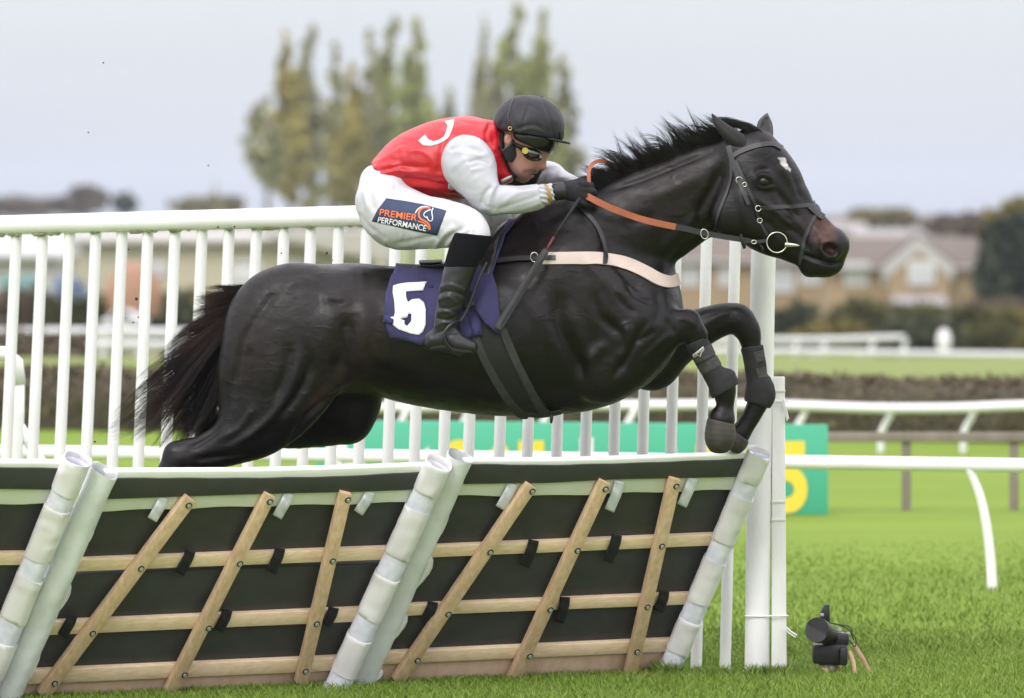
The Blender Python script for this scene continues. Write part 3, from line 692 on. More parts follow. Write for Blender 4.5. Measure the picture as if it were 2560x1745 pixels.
for i, (x0, x1, e, r_, Y, lb) in enumerate([(2090, 2160, 574, 556, 330, 'pale distant roof just right of the horse\'s muzzle'), (2150, 2330, 590, 572, 300, 'long grey roofed terrace on the rise behind the gable house'), (2040, 2130, 566, 548, 340, 'far buff house mostly behind the horse\'s nose')]):
    house('terrace_house', lb, Y, x0, x1, e, r_, 700, [], m_roofl if i != 2 else m_roof, m_brick)
m_barn = mat('barn_cladding', (.41, .385, .27), .8, (.45, .42, .30), .4, 3); m_barnroof = mat('barn_roof', (.40, .385, .34), .8)
bn = house('barn', 'large khaki clad barn seen through the palings, left', 150, -420, 935, 600, 575, 790, [(372, 418, 655, 690, 2), (590, 655, 650, 720, 2), (700, 760, 650, 700, 2)], m_barnroof, m_barn, None, 20)
A_ = [P(640, 578, 149), P(980, 578, 149), P(980, 650, 149), P(860, 634, 149), P(690, 596, 149)]
obj('canopy', *prism(A_, (0, 1, 0), .5, .02), m_barnroof, bn, smooth=False)
m_grey = mat('render_grey', (.45, .45, .44), .8)
house('storage_shed', 'long pale grey shed roof left of the khaki barn windows', 140, -420, 130, 640, 588, 800, [], m_grey, m_grey, None, 8)
# church spire on the skyline
sp_ = thing('church', (P(538, 0, 900).x, 900, gz(900)), 'faint grey church spire on the skyline above the white rail', 'church')
c = P(538, 505, 900); k9 = kk(900); m_stone = mat('stone_grey', (.30, .27, .26), .9)
obj('tower', *box((c.x, 900, (c.z+gz(900))/2), 20*k9, 20*k9, c.z-gz(900), .05), m_stone, sp_)
sv = [(c.x+sx*9*k9, 900+sy*9*k9, c.z-.02) for sx, sy in ((-1, -1), (1, -1), (1, 1), (-1, 1))]+[(c.x, 900, P(0, 440, 900).z)]
obj('spire', sv, [(0, 1, 4), (1, 2, 4), (2, 3, 4), (3, 0, 4), (3, 2, 1, 0)], m_stone, sp_, smooth=False)
# ---- parked things by the barn (blurred through the palings)
m_or = mat('orange_tarp', (.36, .20, .125), .8, (.31, .165, .115), .5); m_blue = mat('blue_body', (.11, .17, .29), .5); m_teal = mat('teal_body', (.10, .24, .23), .5); m_car = mat('car_white', (.55, .56, .57), .3); m_dk = mat('dark_glass', (.02, .022, .025), .1); m_tyre = mat('tyre', (.015, .015, .015), .9); m_rim = mat('rim', (.35, .35, .36), .4, metal=1.)
def car(label, px, py, w, h, Y, m, cat='car', name='parked_car', prof=None):
    k = kk(Y); c = P(px, py, Y); Wd, Hh = w*k, h*k; L = lambda x, z: (c.x+x*Wd, z0+z*Hh); z0 = c.z
    t = thing(name, (c.x, Y, z0), label, cat)
    pr = prof or [(-.5, .12), (-.5, .5), (-.38, .58), (-.2, .98), (.15, 1.0), (.32, .62), (.47, .54), (.5, .3), (.5, .12)]
    poly = [Vector((*L(a, 0)[:1], Y-.8, L(0, b)[1])) for a, b in pr]; obj('body', *prism(poly, (0, 1, 0), 1.6, .06), m, t, sharp=40)
    wd_ = [(-.3, .62), (-.18, .9), (.12, .92), (.24, .62)] if not prof else [(.28, .55), (.28, .9), (.44, .86), (.46, .55)]
    obj('window', *prism([Vector((L(a, 0)[0], Y-.83, L(0, b)[1])) for a, b in wd_], (0, 1, 0), .05, .0), m_dk, t, smooth=False)
    for a in (-.3, .31):
        q_ = Vector((L(a, 0)[0], Y-.75, z0+Hh*.14)); bm = bmesh.new(); bmesh.ops.create_cone(bm, segments=18, radius1=Hh*.2, radius2=Hh*.2, depth=.2, cap_ends=True); bmesh.ops.rotate(bm, matrix=Matrix.Rotation(math.pi/2, 3, 'X'), verts=bm.verts); bmesh.ops.translate(bm, vec=q_, verts=bm.verts)
        w_ = obj('wheel', *bm_out(bm), m_tyre, t, sharp=40); bm = bmesh.new(); bmesh.ops.create_cone(bm, segments=14, radius1=Hh*.12, radius2=Hh*.1, depth=.05, cap_ends=True); bmesh.ops.rotate(bm, matrix=Matrix.Rotation(math.pi/2, 3, 'X'), verts=bm.verts); bmesh.ops.translate(bm, vec=q_+Vector((0, -.12, 0)), verts=bm.verts); obj('rim', *bm_out(bm), m_rim, w_, sharp=40)
VAN = [(-.5, .1), (-.5, .96), (-.46, 1), (.25, 1), (.42, .55), (.5, .5), (.5, .1)]
car('blurred white car parked before dark bushes, left', 312, 822, 110, 46, 100, m_car)
car('bright blue van parked against the khaki barn', 178, 752, 74, 58, 120, m_blue, 'van', 'parked_van', VAN)
car('teal truck body parked at the far left of the barn', 62, 775, 110, 84, 124, m_teal, 'truck', 'parked_truck', VAN)
car('grey van parked against the right of the khaki barn', 622, 742, 84, 70, 130, m_grey, 'van', 'parked_van', VAN)
def heap(label, blobs, Y, m, seed):
    F = Field(P(blobs[0][0]-120, blobs[0][1]+100, Y)-Vector((0, 3, 0)), P(blobs[0][0]+120, blobs[0][1]-110, Y)+Vector((0, 3, 0)), .14)
    for x, y, rx, ry in blobs: F.ell(P(x, y, Y), (rx*kk(Y), rx*kk(Y)*.8, ry*kk(Y)), .4)
    V, Q = F.mesh(1); V = V+vnormals(V, Q)*(.10*wob(V, 2.2, seed))[:, None]; V[:, 2] = np.maximum(V[:, 2], gz(Y)); o = obj('covered_heap', V, Q, m); tag(o, label, 'heap')
heap('orange sheeted heap standing before the khaki barn', [(335, 700, 46, 42), (300, 730, 44, 34), (370, 725, 38, 36), (330, 790, 60, 60)], 118, m_or, 1)
# ================================================================== HORSE
def lerp(a, b, t): return a+(b-a)*t
HORSE_BOX = (P(215, 330, 0).x, -.46, P(0, 1560, 0).z), (P(2145, 0, 0).x, .46, P(0, 270, 0).z)
def horse_field():
    F = Field(HORSE_BOX[0], HORSE_BOX[1], .0075)
    # trunk
    F.tube(T([(700, 812, 104, .16, 0), (765, 818, 148, .235, 0), (850, 823, 164, .275, 0), (950, 825, 163, .265, 0), (1050, 841, 172, .285, 0),
              (1150, 848, 183, .305, 0), (1250, 835, 205, .295, 0), (1350, 815, 224, .27, 0), (1450, 803, 222, .245, 0), (1530, 790, 180, .225, 0), (1585, 766, 108, .19, 0)]), .02)
    # withers and neck
    F.tube(T([(1240, 640, 62, .09, 0), (1330, 600, 66, .085, 0), (1420, 600, 104, .10, 0)]), .05)
    F.tube(T([(1425, 640, 146, .175, 0), (1530, 592, 128, .14, -.005), (1618, 548, 129, .115, -.02), (1700, 505, 115, .10, -.035), (1780, 462, 105, .09, -.055), (1845, 430, 84, .08, -.07)]), .045)
    # chest front
    for sgn in (-1, 1):
        F.ell(P(1615, 770, sgn*.1), (.115, .10, .13), .04)
    F.ell(P(1600, 720, 0), (.13, .13, .13), .05)
    # head: poll to muzzle
    d = (.65, .76)
    st = [(0, -4, 64, .085), (40, -20, 90, .10), (90, -38, 110, .102), (130, -45, 110, .094), (170, -43, 97, .08), (200, -36, 85, .07), (230, -28, 78, .063), (257, -21, 71, .06), (285, -17, 67, .062), (303, -15, 60, .06)]
    F.tube(T([(1870+d[0]*t+d[1]*n, 390+d[1]*t-d[0]*n, r, w, lerp(-.07, -.15, t/330)) for t, n, r, w in st]), .025)
    F.tube(T([(1905, 374, 42, .085, -.08), (1936, 404, 38, .085, -.085), (1960, 442, 36, .07, -.095)]), .03)     # forehead
    F.tube(T([(1830, 380, 40, .075, -.06), (1890, 352, 30, .06, -.07)]), .03)        # poll
    F.ell(P(2082, 610, -.15), (.062, .068, .058), .02)        # nose end
    F.ell(P(2060, 664, -.145), (.062, .05, .04), .02)         # upper lip
    F.ell(P(2024, 672, -.14), (.036, .04, .032), .012)        # lower lip, chin
    for sgn in (-1, 1):
        yc = -.095
        F.ell(P(1909, 449, yc+sgn*.092), (.036, .022, .03), .02)        # orbit
        F.tube(T([(1900, 500, 16, .02, yc+sgn*.083), (1960, 545, 12, .014, yc-.01+sgn*.07)]), .02)      # facial crest
        F.ell(P(1845, 540, -.085+sgn*.07), (.10, .04, .09), .03)      # cheek
        F.ell(P(2076, 622, -.15+sgn*.054), (.046, .026, .041), .010)   # nostril rim
        F.ell(P(2076, 623, -.15+sgn*.084), (.033, .040, .023), .006, sub=True, rot=.5)
        # hindquarter muscle
        F.ell(P(700, 815, sgn*.11), (.20, .125, .20), .05)
        F.ell(P(640, 880, sgn*.11), (.10, .10, .19), .05)
    # ---- fore legs: near (towards the camera), far
    F.tube(T([(1420, 690, 100, .10, -.155), (1520, 760, 98, .10, -.165), (1590, 812, 84, .10, -.165)]), .05)
    F.tube(T([(1590, 830, 82, .09, -.165), (1545, 905, 78, .09, -.165), (1512, 940, 62, .07, -.165)]), .045)
    F.tube(T([(1510, 944, 60, .068, -.165), (1590, 885, 66, .072, -.165), (1655, 838, 48, .056, -.165), (1706, 812, 37, .047, -.16)]), .03)
    F.tube(T([(1700, 812, 36, .047, -.16), (1728, 828, 34, .043, -.16), (1745, 860, 25, .034, -.155), (1768, 900, 22, .03, -.15), (1790, 935, 23, .03, -.148), (1809, 965, 30, .04, -.145), (1812, 990, 27, .037, -.145),
              (1812, 1020, 22, .031, -.145), (1805, 1046, 33, .046, -.145), (1803, 1058, 33, .046, -.145)]), .014)
    F.tube(T([(1450, 700, 100, .09, .155), (1560, 820, 88, .09, .15), (1630, 900, 74, .08, .145)]), .05)
    F.tube(T([(1628, 912, 62, .07, .145), (1700, 850, 58, .066, .14), (1770, 812, 46, .055, .13), (1832, 796, 39, .047, .125), (1866, 822, 34, .043, .12), (1878, 862, 25, .034, .12), (1886, 915, 23, .03, .118), (1893, 955, 25, .032, .116),
              (1900, 985, 31, .04, .115), (1888, 1022, 25, .034, .112), (1866, 1060, 24, .033, .108), (1850, 1085, 27, .038, .105)]), .02)
    F.ell(P(1726, 806, -.158), (.042, .046, .05), .02); F.ell(P(1752, 836, -.155), (.026, .036, .03), .015); F.ell(P(1850, 796, .122), (.045, .045, .05), .02)
    # ---- hind legs
    F.tube(T([(745, 800, 140, .13, -.12), (722, 895, 150, .125, -.145), (692, 985, 118, .105, -.155), (648, 1050, 92, .085, -.16), (590, 1098, 64, .066, -.165), (520, 1130, 46, .048, -.165), (455, 1148, 38, .042, -.165)]), .045)
    F.ell(P(600, 960, -.14), (.08, .07, .15), .05)
    F.tube(T([(470, 1125, 26, .026, -.165), (435, 1130, 24, .026, -.165)]), .02)
    F.tube(T([(450, 1150, 38, .042, -.165), (415, 1195, 31, .036, -.165), (380, 1245, 25, .032, -.165), (335, 1320, 25, .032, -.16), (308, 1365, 32, .04, -.16), (285, 1410, 25, .033, -.16), (265, 1445, 31, .042, -.16)]), .02)
    F.tube(T([(790, 830, 150, .13, .12), (830, 960, 128, .115, .145), (838, 1012, 100, .095, .15), (745, 1045, 76, .08, .155), (650, 1062, 58, .062, .16), (575, 1072, 48, .05, .16), (530, 1072, 38, .042, .16)]), .045)
    F.ell(P(878, 1045, .15), (.075, .08, .09), .03)
    F.tube(T([(530, 1074, 38, .042, .16), (500, 1130, 28, .034, .16), (460, 1200, 25, .032, .16), (410, 1290, 25, .032, .155), (385, 1335, 32, .04, .155), (362, 1380, 25, .033, .155), (345, 1412, 31, .042, .155)]), .02)
    F.tube(T([(545, 1050, 24, .026, .16), (522, 1050, 20, .022, .16)]), .02)
    return F
MUSCLE = [  # pixel polyline, height (m), width (px)
    ([(705, 712), (650, 780), (608, 860), (588, 950), (585, 1010)], -.007, 13), ([(672, 745), (632, 810), (606, 890)], .004, 12),
    ([(752, 860), (746, 900), (735, 950), (712, 1000), (672, 1050), (612, 1098), (560, 1130)], .008, 13), ([(782, 870), (772, 930), (745, 985), (700, 1040)], -.009, 13),
    ([(724, 850), (714, 930), (680, 1000)], -.006, 14), ([(800, 745), (850, 742), (862, 770)], .005, 22), ([(870, 780), (865, 870), (840, 950)], -.014, 26), ([(835, 760), (815, 850), (800, 930)], .006, 30),
    ([(905, 735), (912, 800), (905, 870), (930, 940)], .006, 26), ([(822, 752), (845, 760), (868, 752)], -.003, 6), ([(886, 963), (820, 1001), (772, 1043), (720, 1115)], -.012, 10),
    ([(1440, 620), (1500, 690), (1570, 760)], .006, 18), ([(1500, 610), (1560, 680), (1618, 740)], -.010, 14), ([(1400, 720), (1395, 800), (1430, 880), (1470, 960)], -.011, 20),
    ([(1480, 720), (1500, 790), (1560, 840)], -.006, 15), ([(1520, 850), (1480, 900), (1470, 960)], .006, 18), ([(1616, 800), (1590, 850), (1560, 905), (1530, 950)], -.009, 12), ([(1560, 800), (1575, 860), (1545, 910)], .007, 16),
    ([(1430, 770), (1455, 850), (1490, 920)], .006, 22), ([(1640, 720), (1650, 770), (1640, 810)], -.006, 14),
    ([(1812, 405), (1788, 460), (1755, 520), (1742, 570)], -.011, 17), ([(1800, 555), (1730, 610), (1660, 670)], -.007, 16), ([(1770, 520), (1700, 580), (1640, 640)], .006, 18), ([(1500, 480), (1600, 450), (1700, 410), (1790, 375)], -.006, 10),
    ([(1600, 500), (1690, 470), (1760, 430)], .005, 26), ([(1560, 560), (1640, 540)], -.005, 20),
    ([(1893, 446), (1903, 438), (1918, 440), (1930, 453)], .007, 4.5), ([(1892, 462), (1906, 470), (1926, 469), (1938, 464)], .004, 4.5), ([(1885, 437), (1902, 424), (1925, 428)], -.005, 7), ([(1938, 472), (1965, 505), (2000, 555)], -.006, 10),
    ([(1945, 410), (1975, 450), (1990, 490)], .004, 12), ([(1900, 500), (1940, 530), (1985, 572)], .005, 8), ([(1890, 540), (1930, 565), (1960, 600)], -.005, 10), ([(2108, 652), (2085, 660), (2050, 652), (2015, 640), (1995, 628)], -.009, 5),
    ([(2034, 560), (2052, 590), (2056, 620)], .003, 8), ([(2058, 640), (2078, 650), (2098, 640)], .004, 6), ([(1960, 560), (2000, 590), (2030, 640)], -.004, 10), ([(1935, 492), (1958, 530), (1990, 548), (2022, 590)], .003, 5), ([(1880, 500), (1895, 545), (1920, 585)], -.004, 9), ([(1850, 470), (1860, 530), (1880, 590)], .004, 14), ([(1975, 430), (1990, 470), (2012, 505)], -.003, 8), ([(1230, 700), (1300, 740), (1360, 820)], .003, 18), ([(1560, 700), (1590, 740), (1640, 760)], -.005, 9), ([(1520, 700), (1540, 740), (1590, 790)], -.004, 9), ([(900, 900), (1000, 940), (1100, 960)], -.003, 18), ([(540, 1100), (600, 1070), (640, 1010)], .004, 10), ([(810, 720), (760, 700), (700, 720)], .003, 16),
    ([(1665, 795), (1690, 840)], -.003, 8), ([(1690, 795), (1720, 800), (1740, 820)], .003, 8), ([(1600, 905), (1650, 855), (1690, 830)], .004, 9), ([(1590, 860), (1640, 825)], -.004, 8),
    ([(1740, 835), (1780, 800), (1830, 775)], .003, 9), ([(560, 1060), (520, 1095), (470, 1125)], -.006, 9), ([(640, 1130), (560, 1140), (480, 1150)], -.005, 9),
    ([(1150, 980), (1250, 1000), (1350, 1005)], .003, 20), ([(1040, 780), (1070, 900), (1050, 980)], .003, 25), ([(960, 780), (985, 900)], -.003, 20)]
HF = horse_field(); HV, HQ = HF.mesh(2); del HF
hn = vnormals(HV, HQ); q = to_px(HV); side = np.clip(np.abs(hn[:, 1])*1.6-.25, 0, 1); dv = np.zeros(len(HV))
for pl, amp, sg in MUSCLE:
    A = np.array(pl); lo, hi = A.min(0)-sg*3, A.max(0)+sg*3
    k = np.where((q[:, 0] > lo[0]) & (q[:, 0] < hi[0]) & (q[:, 1] > lo[1]) & (q[:, 1] < hi[1]))[0]
    if not len(k): continue
    e_, t_ = poly_dist_t(q[k], catmull(pl, 4)); dv[k] += amp*np.exp(-(e_/(sg*.86))**2)*np.clip(np.minimum(t_, 1-t_)*4.5+.08, 0, 1)
dv = dv*side*1.8+.0026*wob(HV, 13)*np.clip((1850-q[:, 0])/200, 0, 1)+.0008*wob(HV, 45, 3)
HV = HV+hn*dv[:, None]
# coat colour: near black, brown on the muzzle, groin and flank, a white star
hn = vnormals(HV, HQ); q = to_px(HV)
base = np.array([.0060, .0048, .0046]); colr = np.tile(base, (len(HV), 1))
def tint(cx, cy, rx, ry, col, amt, rot=0):
    x, y = q[:, 0]-cx, q[:, 1]-cy; c, s = math.cos(rot), math.sin(rot); e = ((x*c+y*s)/rx)**2+((y*c-x*s)/ry)**2
    w = (amt*np.clip(1.25-e, 0, 1)*np.clip(.85+.3*wob(HV, 60, 2), 0, 1))[:, None]; colr[:] = colr*(1-w)+np.array(col)*w
tint(2056, 578, 46, 34, (.085, .034, .021), .95, .85)
tint(2020, 560, 40, 30, (.022, .013, .011), .7, .7)
tint(800, 995, 70, 20, (.040, .018, .014), .8, -.75)
tint(890, 850, 80, 170, (.024, .0155, .0135), .85, .15); tint(640, 850, 70, 120, (.020, .013, .0115), .75, .2); tint(740, 800, 190, 150, (.016, .0125, .012), .85)
tint(1420, 690, 170, 130, (.017, .0125, .0115), .75); tint(1950, 540, 60, 40, (.016, .010, .009), .7, .8); tint(2085, 640, 28, 40, (.013, .012, .012), .9); tint(1650, 490, 190, 80, (.018, .0125, .0105), .75, -.5)
nos = np.hypot(q[:, 0]-2077, q[:, 1]-624) < 16
colr[nos & (np.abs(HV[:, 1]+.15) < .066)] = (.035, .012, .012)
star = in_poly(q+np.stack([wob(HV, 150, 1), wob(HV, 150, 4)], 1)*3, [(1948, 396), (1958, 392), (1966, 400), (1971, 412), (1979, 424), (1977, 430), (1966, 424), (1960, 416), (1954, 412)]) & (hn[:, 1] < .2)
colr[star] = (.55, .53, .52)
m_coat = mat('horse_coat', (1, 1, 1), .42, (.50, .47, .46), 26, bump=.30, bscale=17, attr='coat', spec=.27, rvar=.10, stretch=(1.3, 1, 2.2), bdist=.006, ridged=5, detail=8, contrast=.14)
horse = obj('horse', HV, HQ, m_coat)
tag(horse, 'dark bay horse in mid leap over the hurdle, forelegs tucked, ears back', 'horse')
ca = horse.data.color_attributes.new('coat', 'FLOAT_COLOR', 'POINT'); ca.data.foreach_set('color', np.c_[colr, np.ones(len(HV))].astype(np.float32).ravel())
HS = Surf(HV, HQ)
m_hoof = mat('hoof_horn', (.022, .019, .015), .65, (.055, .048, .040), 18, bump=.15, bscale=60, stretch=(1, 1, .5), bdist=.003)
m_eye = mat('eye_black', (.004, .003, .003), .10, spec=.5)
m_black = mat('black_leather', (.007, .007, .008), .42, (.013, .013, .014), 60, bump=.12, bscale=300, bdist=.002)
m_boot = mat('boot_neoprene', (.007, .007, .008), .8, (.014, .014, .015), 25, bump=.3, bscale=220, bdist=.002)
m_bootband = mat('boot_strap', (.02, .02, .022), .8, (.055, .053, .05), 45, bump=.35, bscale=160, bdist=.002, stretch=(1, 1, 3))
def hoof(c, tip, Y, r, cut=None):
    a, b = np.array(c, float), np.array(tip, float); L = np.hypot(*(b-a)); F = Field(P(min(a[0], b[0])-70, max(a[1], b[1])+70, Y-.1)-Vector((0, .0, 0)), P(max(a[0], b[0])+70, min(a[1], b[1])-70, Y+.1), .004)
    pts = [(*(a+(b-a)*t), r*s_, r*s_*.0015, Y) for t, s_ in ((-.3, .93), (.1, 1.0), (.45, 1.08), (.62, 1.04), (.80, .84))]
    F.tube(T(pts), .006); u = (b-a)/L; n_ = cut if cut is not None else (-u[0], 0, u[1]); F.half(P(*(a-u*2), Y), n_, .003)
    F.half(P(*(a+(b-a)*1.19), Y), (u[0], 0, -u[1]), .016)
    V, Q = F.mesh(2); V = V+vnormals(V, Q)*(.0003*np.sin(((to_px(V)-a)@(b-a)/L)*.45)+.0006*wob(V, 60, 1))[:, None]
    return obj('hoof', V, Q, m_hoof, horse)
hoof((1802, 1054), (1798, 1122), -.145, 36, (.24, 0, 1)); hoof((1848, 1088), (1826, 1118), .105, 30)
hoof((262, 1450), (244, 1490), -.16, 33); hoof((343, 1415), (325, 1452), .155, 33)
for sgn in (-1, 1):
    h = HS.hit(1909, 455, sgn); bm = bmesh.new(); bmesh.ops.create_uvsphere(bm, u_segments=20, v_segments=14, radius=.020); c = h[0]+Vector((0, .0125*(-sgn), 0)) if h else P(1909, 455, -.095)
    c = h[0]-h[1]*.0145
    bmesh.ops.translate(bm, vec=c, verts=bm.verts); obj('eye', *bm_out(bm), m_eye, horse)
m_earin = mat('inner_ear', (.05, .046, .047), .8, (.085, .08, .082), 30, bump=.3, bscale=160, bdist=.002)
def ear(rows, cut, m=None):
    A = T(rows); lo = np.array(A)[:, :3].min(0)-.06; hi = np.array(A)[:, :3].max(0)+.06; F = Field(lo, hi, .0035); F.tube(A, .01, n=6)
    if cut: F.tube(T(cut), .006, sub=True, n=6)
    V, Q = F.mesh(2); return obj('ear', V, Q, m or m_ear, horse)
m_ear = mat('ear_hair', (.005, .0045, .0045), .7, (.009, .008, .008), 14, bump=.2, bscale=160, sheen=.05, bdist=.002)
ear([(1862, 366, 20, .030, -.12), (1840, 348, 21, .030, -.128), (1815, 328, 17, .024, -.132), (1795, 307, 11, .016, -.133), (1780, 285, 2.5, .004, -.132)], [(1846, 345, 9, .012, -.168), (1815, 318, 9, .012, -.165), (1792, 298, 4, .006, -.152)])
ear([(1912, 360, 15, .022, -.02), (1913, 338, 20, .024, -.015), (1912, 315, 20, .02, -.01), (1914, 299, 12, .012, -.01), (1918, 283, 2, .004, -.01)], [(1914, 350, 9, .02, -.044), (1913, 322, 13, .02, -.034), (1916, 298, 6, .012, -.024)], m_earin)
# tendon boots on the fore legs
def tboot(rows, bands, extra=None):
    A = T(rows); lo = np.array(A)[:, :3].min(0)-.08; hi = np.array(A)[:, :3].max(0)+.08; F = Field(lo, hi, .0045); F.tube(A, .008, n=6)
    if extra: F.tube(T(extra), .01)
    p0, p1 = np.array(A[0]), np.array(A[1]); F.half(p0[:3], p0[:3]-p1[:3], .003)
    p0, p1 = np.array(A[-1]), np.array(A[-2]); F.half(p0[:3], p0[:3]-p1[:3], .003)
    V, Q = F.mesh(2); V = V+vnormals(V, Q)*(.0012*wob(V, 90, 2))[:, None]
    o = obj('tendon_boot', V, Q, m_boot, horse); sf = Surf(V, Q)
    for path, w in bands:
        for sd in (-1, 1): obj('boot_strap', *strap(sf, path, w, .0025, .0005, sd, lift=lambda t: .0008*math.sin(t*19)), m_bootband, o, sharp=40)
    return o, sf
nb, nbs = tboot([(1738, 850, 30, .043, -.156), (1756, 884, 29, .041, -.152), (1777, 922, 28, .039, -.149), (1796, 950, 31, .044, -.147), (1812, 978, 37, .050, -.145)],
                [([(1736, 897), (1762, 884), (1785, 870)], 27), ([(1752, 926), (1777, 911), (1801, 897)], 25)], [(1815, 950, 30, .045, -.146), (1828, 966, 20, .035, -.146)])
fb, fbs = tboot([(1880, 866, 29, .042, .12), (1886, 900, 28, .04, .118), (1893, 950, 28, .04, .116), (1900, 985, 38, .049, .114), (1892, 1012, 32, .042, .112)],
                [([(1888, 894), (1900, 890), (1913, 888)], 26), ([(1893, 934), (1908, 930), (1924, 930)], 26)], [(1905, 965, 30, .045, .115), (1922, 985, 16, .03, .115)])
m_badge = mat('badge_white', (.55, .55, .53), .6); m_red = mat('badge_red', (.13, .012, .02), .6)
obj('badge', *sheet(nbs, [[(1733, 886), (1757, 866), (1760, 875), (1754, 881), (1752, 893), (1745, 888), (1736, 894)]], 4, .0015, .003), m_badge, nb)
obj('badge_field', *sheet(nbs, [[(1736, 886), (1756, 869.5), (1758, 874), (1737, 891)]], 4, .0015, .004), m_boot, nb)
V2, F2 = fit_text('LeMieux', 1738, 888.5, 1757.5, 873, 4.2, .02); obj('badge_text', *flat_on(nbs, V2, F2, .0065), m_badge, nb, smooth=False)
obj('badge_mark', *sheet(nbs, [[(1745, 885), (1752, 879.5), (1750, 889)]], 3, .0015, .004), m_red, nb)
# ---- hair
def strands(name, lines, r0, m, parent, pts=12, seg=3):
    """lines: list of (control points, thickness factor)"""
    n = len(lines); t = np.linspace(0, 1, pts); A = np.zeros((n, pts, 3)); R = np.zeros((n, pts))
    for i, (c, th) in enumerate(lines):
        q_ = catmull(c, 5); l = np.r_[0, np.cumsum(np.linalg.norm(np.diff(q_, axis=0), axis=1))]; l /= l[-1]
        for a in range(3): A[i, :, a] = np.interp(t, l, q_[:, a])
        R[i] = r0*th*np.clip(1.05-t**2.2, .12, 1)
    Tn = np.gradient(A, axis=1); Tn /= np.linalg.norm(Tn, axis=2)[:, :, None]+1e-9
    b = np.cross(Tn, np.array([0, 1, 0])); b /= np.linalg.norm(b, axis=2)[:, :, None]+1e-9; c = np.cross(b, Tn)
    V = np.stack([A+R[:, :, None]*(math.cos(2*math.pi*k/seg)*b+math.sin(2*math.pi*k/seg)*c) for k in range(seg)], 2)
    I = np.arange(n*pts*seg).reshape(n, pts, seg); F = []
    for k in range(seg):
        k2 = (k+1) % seg; F.append(np.stack([I[:, :-1, k], I[:, :-1, k2], I[:, 1:, k2], I[:, 1:, k]], -1).reshape(-1, 4))
    return obj(name, V.reshape(-1, 3), np.vstack(F), m, parent)
m_hair = mat('horse_hair_black', (.011, .010, .010), .45, (.026, .021, .020), 9, spec=.5, island=.4)
m_tail = mat('horse_hair_brown', (.008, .006, .006), .5, (.042, .022, .018), 4, spec=.3, island=.4, contrast=.12)
G = [[(708, 696), (640, 708), (570, 718), (512, 712)], [(704, 700), (625, 724), (555, 738), (500, 742)], [(700, 706), (612, 752), (540, 796), (470, 822), (415, 862)], [(696, 714), (610, 776), (520, 850), (440, 925), (362, 985), (285, 1055)],
     [(690, 722), (605, 800), (520, 900), (448, 1000), (398, 1060), (345, 1108)], [(686, 728), (610, 806), (545, 910), (495, 1010), (455, 1075), (430, 1116)], [(680, 736), (618, 822), (575, 915), (540, 1000), (500, 1060), (470, 1112)], [(676, 744), (628, 822), (590, 905), (566, 970), (545, 1015)]]
G = [catmull(g, 6) for g in G]
G = [np.stack([np.interp(np.linspace(0, 1, 9), np.linspace(0, 1, len(g)), g[:, i]) for i in range(2)], 1) for g in G]
lines = []
def guide(u):
    a = int(min(max(u, 0), len(G)-1.001)); f = min(max(u, 0), len(G)-1.001)-a; return G[a]*(1-f)+G[a+1]*f
for cidx in range(130):
    cr_ = np.random.RandomState(cidx+500); uc = cr_.rand()**.85*(len(G)-1.01); Lc = (.78+.3*cr_.rand()) if uc > 1 else (.62+.4*cr_.rand())
    wv = np.cumsum(cr_.randn(9, 2)*np.linspace(0, 6, 9)[:, None]*(.3 if uc < 2.5 else .9), axis=0); ph = cr_.rand()*6; yc = cr_.randn()*.03; yt = cr_.randn()*.05; fan = .10+.5*cr_.rand()
    for j_ in range(int(28+cr_.rand()*24)):
        e = RNG.randn()*.32; t = np.linspace(0, 1, 9); g0, g1 = guide(uc+e), guide(uc+e*fan*.4)
        g = g0*(1-t[:, None]**1.3)+g1*t[:, None]**1.3+wv; g[:, 1] += np.sin(np.linspace(0, 7, 9)+ph)*np.linspace(0, 6, 9); g += np.cumsum(RNG.randn(9, 2)*np.linspace(0, 1.7, 9)[:, None], axis=0)
        L = Lc*(.8+.25*RNG.rand()); tt_ = np.linspace(0, min(L, 1.), 9); x = np.interp(tt_, t, g[:, 0]); y = np.interp(tt_, t, g[:, 1]); y0 = yc+RNG.randn()*.012
        lines.append(([tuple(P(x[j], y[j], (y0*min(1, .3+j*.2))+yt*(j/8)**1.5-.01)) for j in range(9)], .5+.75*RNG.rand()))
for i in range(70):     # loose wisps blowing back
    e = RNG.rand(); c = [(560+RNG.randn()*12, 900+60*e), (470, 945+70*e+RNG.randn()*8), (400+RNG.randn()*10, 985+70*e), (330+RNG.randn()*12, 1030+55*e+RNG.randn()*8), (275-30*RNG.rand(), 1062+40*e+RNG.randn()*10)]
    if RNG.rand() < .4: c[-1] = (235+RNG.rand()*40, 1080+RNG.randn()*8)
    if RNG.rand() < .35: c = c[:4]
    lines.append(([tuple(P(x, y, RNG.randn()*.02)) for x, y in c], .5))
tail = strands('tail', lines, .00125, m_tail, horse)
crest = catmull([(1478, 470), (1535, 440), (1613, 413), (1688, 386), (1750, 362), (1806, 340), (1850, 330)], 8)
cl = np.r_[0, np.cumsum(np.hypot(*np.diff(crest, axis=0).T))]; cl /= cl[-1]
lines = []
